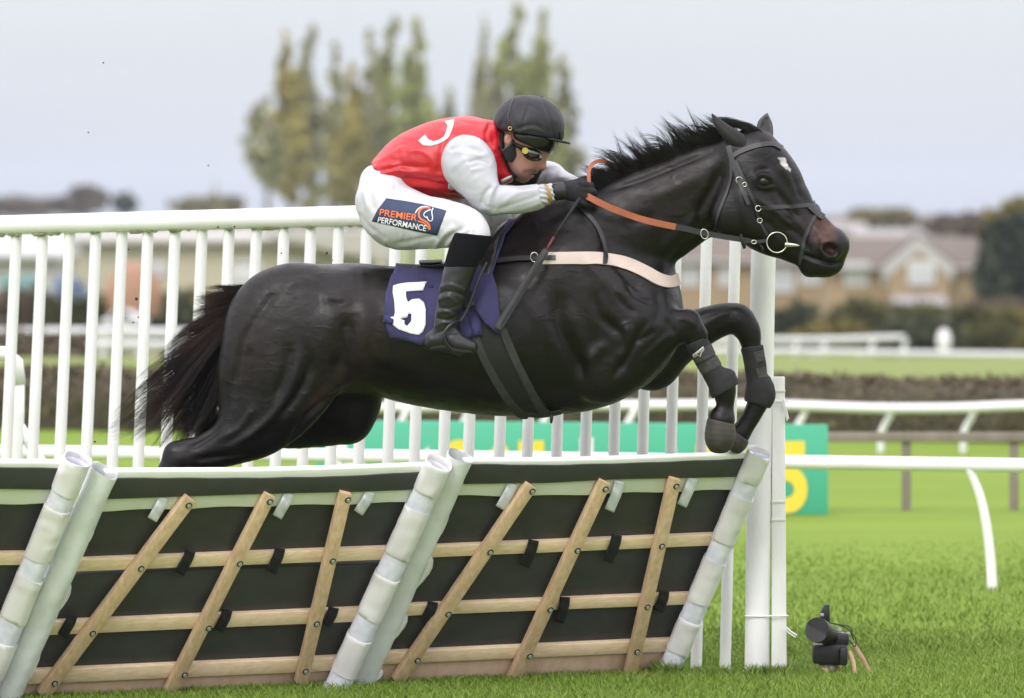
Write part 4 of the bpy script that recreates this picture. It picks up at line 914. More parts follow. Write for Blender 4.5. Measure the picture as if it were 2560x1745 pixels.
for cidx in range(120):
    cr_ = np.random.RandomState(cidx+900); sc_ = (cidx+cr_.rand())/120; Lc = np.interp(sc_, [0, .12, .3, .5, .7, .85, 1], [62, 80, 105, 98, 100, 95, 70])*(.36+.8*cr_.rand()**1.4)
    an0 = np.interp(sc_, [0, .15, .3, .5, .7, 1], [152, 142, 120, 118, 128, 142])+cr_.randn()*11; bend = 30+cr_.randn()*22; yc = cr_.randn()*.035
    x0 = np.interp(sc_, cl, crest[:, 0]); y0_ = np.interp(sc_, cl, crest[:, 1])
    def arc(x, y, L):
        a = math.radians(an0-bend*.6); o = [(x, y+6)]
        for j in range(6): a += math.radians(bend)*.28; o.append((o[-1][0]+L/6*math.cos(a), o[-1][1]-L/6*math.sin(a)))
        return np.array(o)
    for j_ in range(int(20+cr_.rand()*20)):
        ds = RNG.randn()*.012; s_ = min(max(sc_+ds, 0), 1); x = np.interp(s_, cl, crest[:, 0]); y = np.interp(s_, cl, crest[:, 1]); L = Lc*(.6+.5*RNG.rand())
        A0 = arc(x, y, L); B0 = arc(x0, y0_, L); t = np.linspace(0, 1, 7)[:, None]; A_ = A0*(1-.6*t)+B0*.6*t+np.cumsum(RNG.randn(7, 2)*np.linspace(0, 1.9, 7)[:, None], axis=0)
        yb = np.interp(s_, [0, 1], [-.005, -.07])+RNG.randn()*.008
        lines.append(([tuple(P(A_[j, 0], A_[j, 1], yb+(yc+RNG.randn()*.002)*(j/6))) for j in range(7)], .5+.8*RNG.rand()))
for i in range(1300):      # short hair close to the crest
    s_ = RNG.rand(); x = np.interp(s_, cl, crest[:, 0]); y = np.interp(s_, cl, crest[:, 1]); L = 22+26*RNG.rand(); an = math.radians(np.interp(s_, [0, .15, .3, .5, .7, 1], [150, 140, 125, 122, 130, 142])+RNG.randn()*14); y0 = np.interp(s_, [0, 1], [-.005, -.07])+RNG.randn()*.012
    lines.append(([tuple(P(x+L*t*math.cos(an), y+8-L*t*math.sin(an)-3*t*t, y0-.02*t)) for t in (0, .35, .7, 1)], .6+.6*RNG.rand()))
for i in range(700):      # forelock, blown back over the poll
    cr_ = np.random.RandomState(RNG.randint(0, 18)+1400); s_ = RNG.rand()
    r0 = (1872+60*s_, 338+16*s_*s_+RNG.rand()*10); e = cr_.rand(); L_ = 60+60*e
    pts_ = [r0, (r0[0]-L_*.22, r0[1]-18-12*e), (r0[0]-L_*.6, r0[1]-32-12*e+RNG.randn()*3), (r0[0]-L_, r0[1]-36-14*e*cr_.rand()+RNG.randn()*5)]
    y0 = -.075+RNG.randn()*.016
    lines.append(([tuple(P(px, py, y0-.006*j)) for j, (px, py) in enumerate(pts_)], .5+.7*RNG.rand()))
strands('mane', lines, .00095, m_hair, horse, pts=9)
# ================================================================== HURDLES
m_foam = mat('black_foam_board', (.036, .037, .037), .55, (.047, .048, .048), 14, 6, bump=.12, bscale=120, bdist=.003)
m_vinyl = mat('white_vinyl', (.86, .86, .86), .35, (.80, .80, .79), 6, bump=.06, bscale=30)
m_cream = mat('cream_vinyl', (.70, .72, .65), .5, (.64, .66, .59), 9, bump=.1, bscale=25)
m_wrap = mat('post_wrap_vinyl', (.74, .725, .73), .5, (.65, .635, .635), 7, 5, bump=.4, bscale=8, bdist=.02, contrast=.14, ridged=True)
m_wrap2 = mat('post_tube_vinyl', (.70, .725, .735), .42, (.63, .655, .665), 7, 5, bump=.3, bscale=14, bdist=.02, contrast=.15)
m_velw = mat('white_hook_tape', (.76, .77, .86), .8, bump=.2, bscale=200, col2=(.6, .61, .72), scale=30, bdist=.003)
m_velb = mat('black_loop_tape', (.010, .010, .011), .9, bump=.3, bscale=200, bdist=.003)
def wood(name, rot): return mat(name, (.85, .67, .475), .6, (.73, .54, .345), 7, 7, bump=.15, bscale=50, stretch=(1.2, 8, 14), rot=rot, bdist=.004, contrast=.17)
m_rail = wood('pine_batten', (0, 0, 0)); m_slat = mat('slat_wood', (.68, .495, .32), .62, (.53, .36, .21), 7, 7, bump=.15, bscale=50, stretch=(8, 8, 1.4), rot=(0, math.radians(-35), 0), bdist=.004, contrast=.17)
m_ply = mat('plywood_kickboard', (.66, .47, .345), .7, (.54, .37, .255), 5, 6, bump=.1, bscale=40, stretch=(6, 6, 1))
m_bolt = mat('zinc_bolt', (.60, .62, .63), .45, metal=.7); m_hole = mat('bolt_recess', (.03, .035, .02), .8)
HA, HB, HT = P(60, 1748, ground_Y(1748)), P(1650, 1683, ground_Y(1683)), P(262, 1190, ground_Y(1748)-.36)
HN = (HB-HA).cross(HT-HA).normalized()
if HN.y > 0: HN = -HN
def HQp(px, py, off=0.):
    r = ray(px, py); t = (HA+HN*off-CAM).dot(HN)/r.dot(HN); return CAM+r*t
def slab(mb, poly, off, th, bev=.002):
    """poly in pixels, front face `off` in front of the hurdle plane"""
    p0 = [HQp(x, y, off) for x, y in poly]; return mb.add(*prism(p0, -HN, th, bev))
def bar(a, b, w):
    a, b = np.array(a, float), np.array(b, float); d = (b-a)/np.hypot(*(b-a)); n = np.array([-d[1], d[0]])*w/2
    return [tuple(a-n), tuple(b-n), tuple(b+n), tuple(a+n)]
def edge(ctrl):  # y(x) from control points
    c = np.array(ctrl, float); return lambda x: float(np.interp(x, c[:, 0], c[:, 1]))
def band(mb, xs, top, bot, off, th, bev=.002):
    """strip between two pixel curves, built as one closed box strip along the panel"""
    A = [HQp(x, top(x), off) for x in xs]; B = [HQp(x, bot(x), off) for x in xs]; V = []; F = []; n = len(xs)
    for a, b in zip(A, B): V += [a, b, b-HN*th, a-HN*th]
    for i in range(n-1):
        for j in range(4): F.append((i*4+j, i*4+(j+1) % 4, i*4+4+(j+1) % 4, i*4+4+j))
    F += [(3, 2, 1, 0), (n*4-4, n*4-3, n*4-2, n*4-1)]
    bm = bmesh.new(); vs = [bm.verts.new(v) for v in V]
    for f in F: bm.faces.new([vs[i] for i in f])
    bmesh.ops.recalc_face_normals(bm, faces=bm.faces)
    sh = [e for e in bm.edges if len(e.link_faces) == 2 and e.calc_face_angle(0) > .6]
    if bev: bmesh.ops.bevel(bm, geom=sh, offset=bev, segments=3, affect='EDGES', profile=.5)
    return mb.add(*bm_out(bm))
def cloth_strip(path, w, off0, lift=.012, th=.0025):
    """loose tape: pixel path, curving off the panel"""
    A = catmull(path, 5); n = len(A); T_ = np.gradient(A, axis=0); T_ /= np.linalg.norm(T_, axis=1)[:, None]; Nn = np.stack([-T_[:, 1], T_[:, 0]], 1); top = np.zeros((n, 4, 3)); bot = top.copy()
    for i in range(n):
        for j in range(4):
            u = (j/3-.5)*w; o = off0+lift*math.sin(math.pi*min(1, i/(n-1)*.95+.05))+.002*math.sin(i*.9+j)
            p = HQp(A[i, 0]+Nn[i, 0]*u, A[i, 1]+Nn[i, 1]*u, o); top[i, j] = p+HN*th; bot[i, j] = p
    return shell(top, bot)
def bolt(px, py, off, parent, r=7.5):
    c = HQp(px, py, off); k = .0015
    q_ = HN.to_track_quat('Z', 'Y').to_matrix(); mb = MB()
    bm = bmesh.new(); bmesh.ops.create_cone(bm, segments=14, radius1=r*k*1.15, radius2=r*k*1.1, depth=.002, cap_ends=True); bmesh.ops.rotate(bm, matrix=q_, verts=bm.verts); bmesh.ops.translate(bm, vec=c+HN*.001, verts=bm.verts)
    w_ = obj('washer', *bm_out(bm), m_hole, parent, sharp=40)
    bm = bmesh.new(); bmesh.ops.create_cone(bm, segments=6, radius1=r*k*.72, radius2=r*k*.66, depth=.006, cap_ends=True); bmesh.ops.rotate(bm, matrix=q_, verts=bm.verts); bmesh.ops.translate(bm, vec=c+HN*.004, verts=bm.verts)
    obj('bolt', *bm_out(bm), m_bolt, parent, smooth=False)
def post(parent, top, bot, r, wraps, flaps=(), off=.02, tube=None, holes=True, seed=0):
    """padded post: inner tube with hook tape showing, cream wraps over it"""
    rng = np.random.RandomState(seed); A = HQp(*top, off); B = HQp(*bot, off); R = r*kk(A.y); ax = (B-A).normalized()
    at = lambda t: A+(B-A)*t
    n = 60; sg_ = 22
    def sleeve(t0, t1, rr, m, nm, wob_=.03, open_end=True, flare=0.):
        N_ = max(6, int((t1-t0)*70)); pts = [at(t0+(t1-t0)*i/(N_-1)) for i in range(N_)]; V, F = tubev(pts, rr, sg_, caps=False); V = np.array(V).reshape(N_, sg_, 3); c = np.array(pts)[:, None]
        d = V-c; a = np.arange(sg_)*2*math.pi/sg_
        ph = rng.rand(6)*6; w = 1+wob_*(np.sin(2*a[None]+ph[0]+np.linspace(0, 4, N_)[:, None]*ph[1])+.6*np.sin(3*a[None]+ph[2]-np.linspace(0, 7, N_)[:, None])+.4*np.sin(np.linspace(0, 30, N_)[:, None]+a[None]*2+ph[3]))
        w = w*((np.abs(np.cos(a))**3+np.abs(np.sin(a))**3)**(-1/3))[None]*.985; V = c+d*w[:, :, None]; tn = np.array(ax)
        V[0] += tn*((.006*np.sin(a+ph[4]))[:, None]); V[-1] += tn*((.008*np.sin(a*1+ph[5]))[:, None])
        inner = c+d*(w*.93)[:, :, None]; inner[0] += tn*0; VV = list(V.reshape(-1, 3))+list(inner.reshape(-1, 3)); o = N_*sg_; FF = list(F)+[tuple(o+i for i in f[::-1]) for f in F]
        for k in range(sg_):
            k2 = (k+1) % sg_; FF.append((k, o+k, o+k2, k2)); e = (N_-1)*sg_; FF.append((e+k, e+k2, o+e+k2, o+e+k))
        return obj(nm, VV, FF, m, parent, sharp=60)
    inner = sleeve(0.02, 1, R*.93, m_velw if wraps else m_wrap2, 'padded_post', .012) if wraps else sleeve(0, 1, R, m_wrap2, 'padded_post', .035)
    core = tubev([at(.035), at(.5), at(1)], R*.7, 14); obj('post_core', *core, m_foam, inner)
    for (t0, t1) in wraps: sleeve(t0, t1, R*(1.0+.02*rng.rand()), m_wrap, 'wrap', .013)
    side = ax.cross(HN).normalized()
    if side.x < 0: side = -side
    for (t, L, w) in flaps:
        p = at(t)+side*R*.72+HN*R*.62; m = 8; top_ = np.zeros((m, 6, 3)); bt = top_.copy()
        for i in range(m):
            for j in range(6):
                v = j/5; u = (i/(m-1)); wd = L*u*math.sin(math.pi*(.12+.88*v))**.8; z = p+ax*((v-.15)*w)+side*wd*.9+HN*(.022*math.sin(u*2.2)*v-.03*u)
                top_[i, j] = z; bt[i, j] = z-HN*.0025
        obj('flap', *shell(top_, bt), m_wrap, parent)
WF = [(.36, .006, .05), (.62, .009, .06), (.86, .007, .05)]
WR = [(-.005, .115), (.185, .385), (.47, .645), (.735, .885), (.955, 1.0)]
def panel(label, top, wd, dc, cb, xs, foam, rails, board, slats, whites, blacks, posts):
    c = HQp((xs[0]+xs[-1])/2, board[2][1] if False else 1700); t = thing('hurdle_panel', (c.x, c.y, 0), label, 'hurdle')
    T0, WD, DC, CB = edge(top), edge(wd), edge(dc), edge(cb); gx = np.linspace(xs[0], xs[1], 26)
    mb = MB(); band(mb, gx, lambda x: T0(x)+8, lambda x: WD(x)+5, .034, .026, .008); obj('top_pad', mb.v, mb.f, m_vinyl, t, sharp=50)
    mb = MB(); band(mb, gx, lambda x: WD(x)+1.5*math.sin(x*.05)*.4, DC, .039, .006, .002); obj('top_board', mb.v, mb.f, m_foam, t, sharp=40)
    mb = MB(); band(mb, np.linspace(xs[0]-14, xs[1]-14, 26), lambda x: DC(x)-8, lambda x: CB(x)+1.8*math.sin(x*.031), .026, .018, .002); obj('skirt', mb.v, mb.f, m_cream, t, sharp=40)
    for poly in foam: mb = MB(); slab(mb, poly, .004, .05, .004); obj('foam_board', mb.v, mb.f, m_foam, t, sharp=40)
    for (a, b, w) in rails: mb = MB(); slab(mb, bar(a, b, w), .026, .03, .003); obj('batten', mb.v, mb.f, m_rail, t, sharp=40)
    mb = MB(); slab(mb, board, .012, .02, .002); obj('kickboard', mb.v, mb.f, m_ply, t, sharp=40)
    for (a, b, w, bolts) in slats:
        mb = MB(); slab(mb, bar(a, b, w), .058, .03, .003); s_ = obj('slat', mb.v, mb.f, m_slat, t, sharp=40)
        for q_ in bolts: bolt(q_[0], q_[1], .0582, s_)
    for pth in whites: obj('white_strap', *cloth_strip(pth, 25, .03, .006), m_velw, t)
    for pth in blacks: obj('black_strap', *cloth_strip(pth, 26, .0275, .008), m_velb, t)
    for p in posts: post(t, **p)
    return t
def curve3(a, b, bend=7):  # strap path: slightly S shaped
    return [a, ((a[0]*2+b[0])/3+bend*.4, (a[1]*2+b[1])/3), ((a[0]+b[0]*2)/3+bend*.2, (a[1]+b[1]*2)/3), b]
pm = panel('middle hurdle panel with three fanned wooden slats, below the horse\'s body',
    [(255, 1171), (281, 1169), (639, 1167), (900, 1160), (1075, 1153)], [(255, 1198), (293, 1196), (639, 1196), (850, 1192), (1084, 1179)], [(255, 1249), (639, 1236), (900, 1230), (1084, 1223)], [(230, 1279), (639, 1266), (900, 1260), (1060, 1254)], (262, 1082),
    [[(262, 1225), (1075, 1205), (968, 1394), (190, 1420)], [(188, 1437), (966, 1408), (900, 1540), (110, 1576)], [(108, 1592), (896, 1556), (846, 1660), (60, 1700)]],
    [((190, 1415), (985, 1384), 29), ((105, 1573), (915, 1538), 32), ((45, 1696), (860, 1660), 33)],
    [(45, 1708), (850, 1672), (825, 1735), (20, 1790)],
    [((478, 1249), (108, 1742), 30, [(472, 1264), (353, 1422), (232, 1584), (137, 1709)]), ((677, 1240), (423, 1742), 28, [(675, 1255), (600, 1410), (522, 1571), (462, 1688)]), ((867, 1234), (755, 1712), 29, [(870, 1250), (832, 1403), (792, 1560), (764, 1679)])],
    [curve3((408, 1244), (380, 1299)), curve3((722, 1233), (692, 1292)), curve3((926, 1229), (895, 1282))],
    [curve3((476, 1376), (448, 1434)), curve3((568, 1524), (546, 1576)), curve3((181, 1537), (155, 1590)), curve3((700, 1370), (677, 1430)), curve3((834, 1518), (814, 1564))],
    [dict(top=(262, 1176), bot=(5, 1768), r=36, wraps=[], flaps=[(.22, .02, .07), (.47, .035, .12), (.75, .025, .12)], off=.04, seed=1), dict(top=(1096, 1160), bot=(832, 1740), r=35, wraps=WR, flaps=WF, off=.055, seed=2)])
pr = panel('right hurdle panel under the horse\'s tucked forelegs, ending at the white posts',
    [(1160, 1142), (1368, 1142), (1536, 1138), (1885, 1126)], [(1160, 1162), (1200, 1161), (1368, 1164), (1600, 1158), (1889, 1147)], [(1160, 1211), (1200, 1210), (1368, 1208), (1536, 1199), (1890, 1192)], [(1120, 1240), (1200, 1240), (1368, 1240), (1536, 1234), (1860, 1224)], (1160, 1886),
    [[(1160, 1190), (1875, 1170), (1790, 1352), (1080, 1384)], [(1076, 1394), (1786, 1364), (1735, 1490), (1005, 1526)], [(1003, 1542), (1724, 1508), (1680, 1610), (945, 1650)]],
    [((1075, 1381), (1800, 1350), 27), ((1000, 1528), (1736, 1498), 26), ((940, 1648), (1690, 1614), 29)],
    [(940, 1660), (1684, 1624), (1655, 1700), (905, 1735)],
    [((1330, 1216), (995, 1708), 28, [(1331, 1229), (1226, 1381), (1121, 1536), (1044, 1652)]), ((1515, 1207), (1282, 1712), 28, [(1514, 1223), (1444, 1377), (1376, 1525), (1325, 1641)]), ((1690, 1199), (1577, 1698), 28, [(1691, 1216), (1655, 1366), (1619, 1518), (1593, 1630)])],
    [curve3((1281, 1209), (1250, 1270)), curve3((1549, 1202), (1523, 1276)), curve3((1731, 1194), (1704, 1264))],
    [curve3((1334, 1350), (1311, 1416)), curve3((1542, 1337), (1519, 1404)), curve3((1412, 1492), (1397, 1555)), curve3((1660, 1477), (1645, 1528)), curve3((1082, 1504), (1064, 1549))],
    [dict(top=(1150, 1140), bot=(893, 1725), r=35, wraps=[], flaps=[(.1, .012, .06), (.22, .025, .13), (.42, .05, .14), (.66, .045, .12), (.9, .04, .05)], off=.012, seed=3), dict(top=(1898, 1134), bot=(1667, 1690), r=31, wraps=WR, flaps=WF, off=.05, seed=4)])
for x, y in ((1343, 1696), (1527, 1688)): bolt(x, y, .007, [o for o in pr.children if o.name.startswith('kickboard')][0], 8)
pl_ = panel('left hurdle panel running out of the left edge of the photo',
    [(-700, 1150), (0, 1147), (150, 1147)], [(-700, 1172), (0, 1169), (172, 1172)], [(-700, 1226), (0, 1223), (172, 1226)], [(-700, 1266), (0, 1261), (150, 1258)], (-640, 172),
    [[(-640, 1210), (165, 1190), (58, 1398), (-720, 1420)], [(-722, 1436), (52, 1412), (0, 1540), (-800, 1580)], [(-802, 1596), (-5, 1556), (-50, 1660), (-850, 1700)]],
    [((-720, 1410), (80, 1398), 29), ((-800, 1573), (0, 1545), 32), ((-860, 1696), (-50, 1668), 33)],
    [(-860, 1712), (-55, 1684), (-75, 1780), (-885, 1810)],
    [((-430, 1249), (-790, 1780), 30, [(-440, 1264)]), ((-230, 1240), (-480, 1780), 28, [(-234, 1255)]), ((-36, 1234), (-150, 1780), 29, [(-40, 1250)])],
    [curve3((-500, 1244), (-528, 1299)), curve3((-180, 1233), (-210, 1292))], [curve3((-430, 1376), (-458, 1434)), curve3((-200, 1376), (-228, 1430))],
    [dict(top=(192, 1151), bot=(-51, 1755), r=36, wraps=WR, flaps=WF, off=.05, seed=5)])
# ================================================================== RIDER
m_skin = mat('skin', (1, 1, 1), .5, (.86, .8, .78), 25, bump=.08, bscale=120, bdist=.002, attr='coat')
m_silk = mat('red_silk', (.52, .011, .018), .4, (.45, .008, .014), 9, bump=.6, bscale=6.5, bdist=.03, stretch=(.8, 1, 2.2), ridged=True)
m_sleeve = mat('silver_silk', (.44, .445, .475), .36, (.40, .405, .44), 9, bump=.75, bscale=7, bdist=.03, stretch=(1, 1, 1.8), ridged=True)
m_breech = mat('white_breeches', (.56, .555, .59), .55, (.51, .505, .54), 10, bump=.65, bscale=8, bdist=.025, stretch=(1.8, 1, 1.2), ridged=True)
m_sock = mat('black_knit', (.004, .004, .005), .95, spec=.15, bump=.3, bscale=260, bdist=.002)
m_rboot = mat('riding_boot', (.008, .008, .009), .34, (.013, .013, .014), 20, bump=.2, bscale=40, bdist=.006, spec=.45)
m_glove = mat('black_glove', (.006, .006, .0075), .85, bump=.35, bscale=160, col2=(.011, .011, .014), scale=30, bdist=.003)
m_cap = mat('cap_silk', (.014, .0135, .016), .5, (.021, .020, .024), 8, bump=.5, bscale=9, bdist=.02, spec=.3, ridged=True)
m_shell = mat('gloss_black', (.005, .005, .006), .16, spec=.5)
m_lens = mat('goggle_lens', (.008, .007, .006), .06, coat=1.)
m_pad = mat('harness_pad', (.009, .009, .010), .7, bump=.15, bscale=120, bdist=.002)
m_gold = mat('brass', (.70, .50, .16), .3, metal=1.); m_yel = mat('yellow_dot', (.40, .34, .05), .5); m_gum = mat('rubber_band', (.33, .19, .06), .6)
m_navy = mat('navy_patch', (.018, .032, .085), .65, (.024, .04, .10), 30, bump=.1, bscale=200, bdist=.002); m_orange = mat('orange_print', (.80, .17, .03), .6); m_print = mat('white_print', (.78, .78, .78), .6); m_greyp = mat('silver_print', (.62, .63, .66), .5)
m_lip = mat('lips', (.33, .12, .10), .5); m_brow = mat('stubble', (.10, .06, .045), .8)
torso = [(962, 440, 46, .135, 0), (1030, 412, 77, .155, 0), (1100, 403, 99, .175, 0), (1160, 390, 97, .185, 0), (1196, 362, 64, .13, 0), (1214, 348, 47, .10, 0)]
collar = [(1188, 400, 66, .12, -.01), (1222, 418, 46, .085, -.02), (1248, 434, 27, .06, -.02), (1270, 443, 13, .04, -.02)]
neck = [(1220, 378, 55, .08, 0), (1262, 385, 44, .062, -.01), (1285, 385, 40, .06, -.015)]
sl_n = [(1160, 388, 50, .07, -.15), (1172, 412, 66, .075, -.19), (1194, 455, 49, .065, -.225), (1221, 497, 38, .052, -.24), (1252, 500, 35, .05, -.235), (1300, 499, 33, .048, -.215), (1340, 493, 31, .045, -.195), (1362, 487, 27, .042, -.18)]
sl_f = [(1195, 390, 55, .07, .16), (1260, 410, 48, .062, .21), (1335, 436, 34, .05, .245), (1376, 436, 30, .045, .245), (1395, 447, 25, .042, .20), (1425, 460, 21, .038, .13), (1440, 468, 17, .034, .085)]
def leg(sg):
    if sg < 0: return [(958, 503, 66, .115, -.075), (990, 540, 79, .115, -.11), (1050, 554, 67, .10, -.17), (1110, 559, 59, .088, -.235), (1162, 566, 48, .072, -.295), (1184, 584, 40, .062, -.325), (1182, 600, 38, .06, -.34)]
    return [(958, 503, 66, .115, .075), (1000, 530, 75, .11, .11), (1080, 530, 62, .095, .18), (1160, 530, 52, .08, .255), (1235, 538, 44, .068, .315), (1270, 552, 38, .06, .335), (1262, 580, 36, .056, .345)]
calf_n = [(1188, 580, 41, .056, -.335), (1176, 605, 42, .056, -.345), (1160, 640, 39, .055, -.352), (1146, 685, 37, .054, -.358), (1131, 740, 34, .05, -.362), (1119, 785, 29, .043, -.36), (1113, 822, 28, .040, -.358)]
foot_n = [(1078, 858, 20, .032, -.352), (1092, 850, 27, .036, -.355), (1120, 848, 31, .040, -.362), (1146, 860, 25, .040, -.37), (1176, 868, 17, .032, -.376)]
sh = lambda rows, dx, dy, Y: [(a+dx, b+dy, r, w, Y if Y is not None else -y) for a, b, r, w, y in rows]
calf_f = [(a+72, b-25, r, w, -y) for a, b, r, w, y in calf_n]; foot_f = [(a+72, b-25, r, w, -y) for a, b, r, w, y in foot_n]
YH = -.02
def head_parts(F, g=0.):
    e = lambda x, y, rx, rz, w, Y=YH, k=.015, rot=0.: F.ell(P(x, y, Y), (rx*.0015, w, rz*.0015), k, rot=rot, grow=g)
    e(1322, 335, 72, 74, .077); F.tube(T([(1318, 350, 60, .07, YH), (1314, 385, 51, .062, YH), (1310, 412, 38, .052, YH), (1305, 432, 21, .034, YH)]), .015, grow=g)
    F.tube(T([(1278, 405, 18, .055, YH), (1290, 428, 16, .05, YH), (1306, 441, 13, .028, YH)]), .015, grow=g)      # jaw
    F.ell(P(1329, 401, YH-.032), (.026, .022, .022), .012, grow=g); F.ell(P(1329, 401, YH+.032), (.026, .022, .022), .012, grow=g)  # cheeks
    F.tube(T([(1350, 384, 11, .013, YH), (1356, 402, 10, .012, YH), (1357, 416, 9.5, .016, YH)]), .006, grow=g)   # nose
    F.ell(P(1348, 419, YH-.011), (.011, .008, .008), .004, grow=g); F.ell(P(1348, 419, YH+.011), (.011, .008, .008), .004, grow=g)
    F.ell(P(1331, 427, YH), (.014, .024, .009), .006, rot=.3, grow=g); F.ell(P(1330, 433.5, YH), (.015, .021, .006), .003, rot=.35, grow=g); F.ell(P(1324, 439.5, YH), (.014, .02, .006), .003, rot=.35, grow=g)
    F.ell(P(1311, 448, YH), (.017, .02, .013), .008, grow=g)
    F.tube(T([(1338, 436, 1.8, .03, YH), (1322, 437, 1.4, .03, YH)]), .003, sub=True)
    F.ell(P(1270, 349, -.098), (.016, .008, .023), .005, grow=g); F.ell(P(1271, 348, .054), (.014, .007, .022), .006, grow=g)   # ears
    F.ell(P(1273, 349, -.103), (.007, .005, .013), .003, sub=True)
def person_field(h=.0055):
    lo = (P(870, 0, 0).x, -.46, P(0, 905, 0).z); hi = (P(1510, 0, 0).x, .46, P(0, 235, 0).z); F = Field(lo, hi, h); g = -.008
    F.tube(T(torso), .03, grow=g); F.tube(T(neck), .03)
    head_parts(F)
    for r in (sl_n, sl_f, leg(-1), leg(1)): F.tube(T(r), .025, grow=g)
    for r in (calf_n[2:], calf_f[2:], foot_n, foot_f): F.tube(T(r), .015, grow=-.012)
    for r in (leg(-1)[-2:]+calf_n[1:3], leg(1)[-2:]+calf_f[1:3]): F.tube(T(r), .015, grow=-.016)
    F.tube(T([(1360, 487, 17, .024, -.18), (1400, 478, 12, .016, -.153), (1435, 479, 13, .013, -.149), (1450, 482, 11, .011, -.147)]), .015)
    F.tube(T([(1432, 465, 10, .014, .07), (1450, 470, 10, .012, .034), (1462, 476, 10, .011, .03)]), .015)
    return F
pf = person_field(); PV, PQ = pf.mesh(1); del pf
person = obj('person', PV, PQ, m_skin)
tag(person, 'jockey in red and silver silks crouched over the horse\'s neck, holding the reins', 'person')
PS = Surf(PV, PQ)
pq_ = to_px(PV); sk = np.tile(np.array([.40, .215, .16]), (len(PV), 1))
def blush(pl, w, c, a, pts=None):
    k_ = (a*np.exp(-(poly_dist(pq_, np.array(pl, float))/w)**2))[:, None]; sk[:] = sk*(1-k_)+np.array(c)*k_
blush([(1324, 437), (1336, 434)], 4, (.34, .11, .10), .85); blush([(1352, 416), (1354, 424)], 7, (.60, .25, .19), .7)
blush([(1310, 428), (1330, 426), (1338, 428)], 5, (.11, .062, .05), .75); blush([(1300, 440), (1314, 450), (1285, 425)], 11, (.19, .11, .088), .7); blush([(1270, 350), (1270, 351)], 9, (.58, .26, .20), .6)
ca = person.data.color_attributes.new('coat', 'FLOAT_COLOR', 'POINT'); ca.data.foreach_set('color', np.c_[sk, np.ones(len(PV))].astype(np.float32).ravel())
def grow_part(name, rows_list, m, h=.005, k=.02, grow=.0, cuts=(), extra=None, wr=None, smooth=1, parent=None):
    AA = [np.array(T(r)) for r in rows_list]; R = max(max(A[:, 3].max(), A[:, 4].max()) for A in AA)+.04
    lo = np.min([A[:, :3].min(0) for A in AA], 0)-R; hi = np.max([A[:, :3].max(0) for A in AA], 0)+R
    F = Field(lo, hi, h)
    for A in AA: F.tube([tuple(a) for a in A], k, grow=grow)
    if extra: extra(F)
    for p, n in cuts: F.half(p, n, .003)
    V, Q = F.mesh(smooth)
    if wr: V = V+vnormals(V, Q)*wr(V)[:, None]
    return obj(name, V, Q, m, parent or person), Surf(V, Q), V, Q
def folds(V, pls):
    q_ = to_px(V); d = np.zeros(len(V)); n = (V[:, 1] < 0.02)
    for pl, a, s_ in pls: d += a*np.exp(-(poly_dist(q_, catmull(pl, 4))/s_)**2)
    return d*n
# shirt
fold_t = [([(935, 440), (990, 428), (1060, 432), (1120, 440)], .004, 5), ([(940, 430), (1000, 416), (1070, 418)], -.004, 5), ([(960, 452), (1030, 448), (1110, 462)], -.005, 5), ([(985, 470), (1050, 462), (1125, 482)], .005, 6), ([(1000, 482), (1070, 476), (1150, 492)], -.004, 5), ([(1090, 415), (1060, 380), (1000, 372)], .003, 7), ([(1225, 310), (1215, 340), (1228, 380)], -.004, 6), ([(1235, 320), (1240, 350), (1235, 375)], .005, 5), ([(1110, 350), (1100, 390), (1098, 425)], -.006, 7), ([(930, 425), (960, 395), (1010, 370)], .002, 6)]
hem0 = P(957, 453, 0); shirt, ShS, SV, SQ = grow_part('shirt', [torso, collar], m_silk, .005, .03, .004, [(hem0, (-.62, 0, -.40))], None, lambda V: folds(V, fold_t)+.0014*wob(V, 38, 1))
m_hem = mat('dark_undershirt', (.012, .012, .02), .8)
fold_s = [([(1128, 372), (1165, 368), (1205, 380)], -.005, 6), ([(1175, 405), (1195, 400), (1222, 408)], -.004, 4), ([(1180, 425), (1205, 420)], .003, 5), ([(1225, 470), (1212, 485), (1205, 505)], -.005, 5), ([(1240, 462), (1228, 485), (1222, 510)], .005, 5), ([(1255, 470), (1240, 490), (1236, 520)], -.004, 5), ([(1260, 505), (1300, 480), (1345, 470)], .003, 6), ([(1250, 522), (1300, 505), (1345, 490)], -.003, 5), ([(1260, 530), (1310, 522), (1350, 508)], .003, 5)]
sleeve_n, SlS, _, _ = grow_part('sleeve', [sl_n], m_sleeve, .005, .02, .003, [(P(1350, 490, -.18), (1, 0, .18))], None, lambda V: folds(V, fold_s)+.0012*wob(V, 45, 2))
sleeve_f, _, _, _ = grow_part('sleeve', [sl_f[2:]], m_sleeve, .006, .02, .004, [(P(1352, 428, .2), (-1, 0, .5))], None, lambda V: .0016*wob(V, 45, 4))
grow_part('upper_sleeve', [sl_f[:3]+[(1352, 434, 31, .047, .246)]], mat('near_black_sleeve', (.006, .006, .007), .8), .006, .02, .003, [], None, lambda V: .001*wob(V, 45, 4))  # far upper sleeve, coloured near black
# gathered cuffs
grow_part('cuff', [[(1346, 491, 29, .045, -.188), (1357, 488, 26, .04, -.183), (1365, 486, 23, .037, -.18), (1380, 482, 21, .034, -.172)]], m_sleeve, .004, .01, .003, [(P(1384, 482, -.17), (1, 0, .18))], None, lambda V: .0024*np.sin(V[:, 2]*340+V[:, 0]*60+np.sin(V[:, 1]*90)))
obj('cuff_band', *tubev([P(1361, 487, -.182), P(1365.5, 486.2, -.18), P(1370, 485, -.178)], [25.5*.0015*1.06, 25.5*.0015*1.05, 24.5*.0015*1.06], 24, caps=False, flat=1.12), m_gum, sleeve_n)
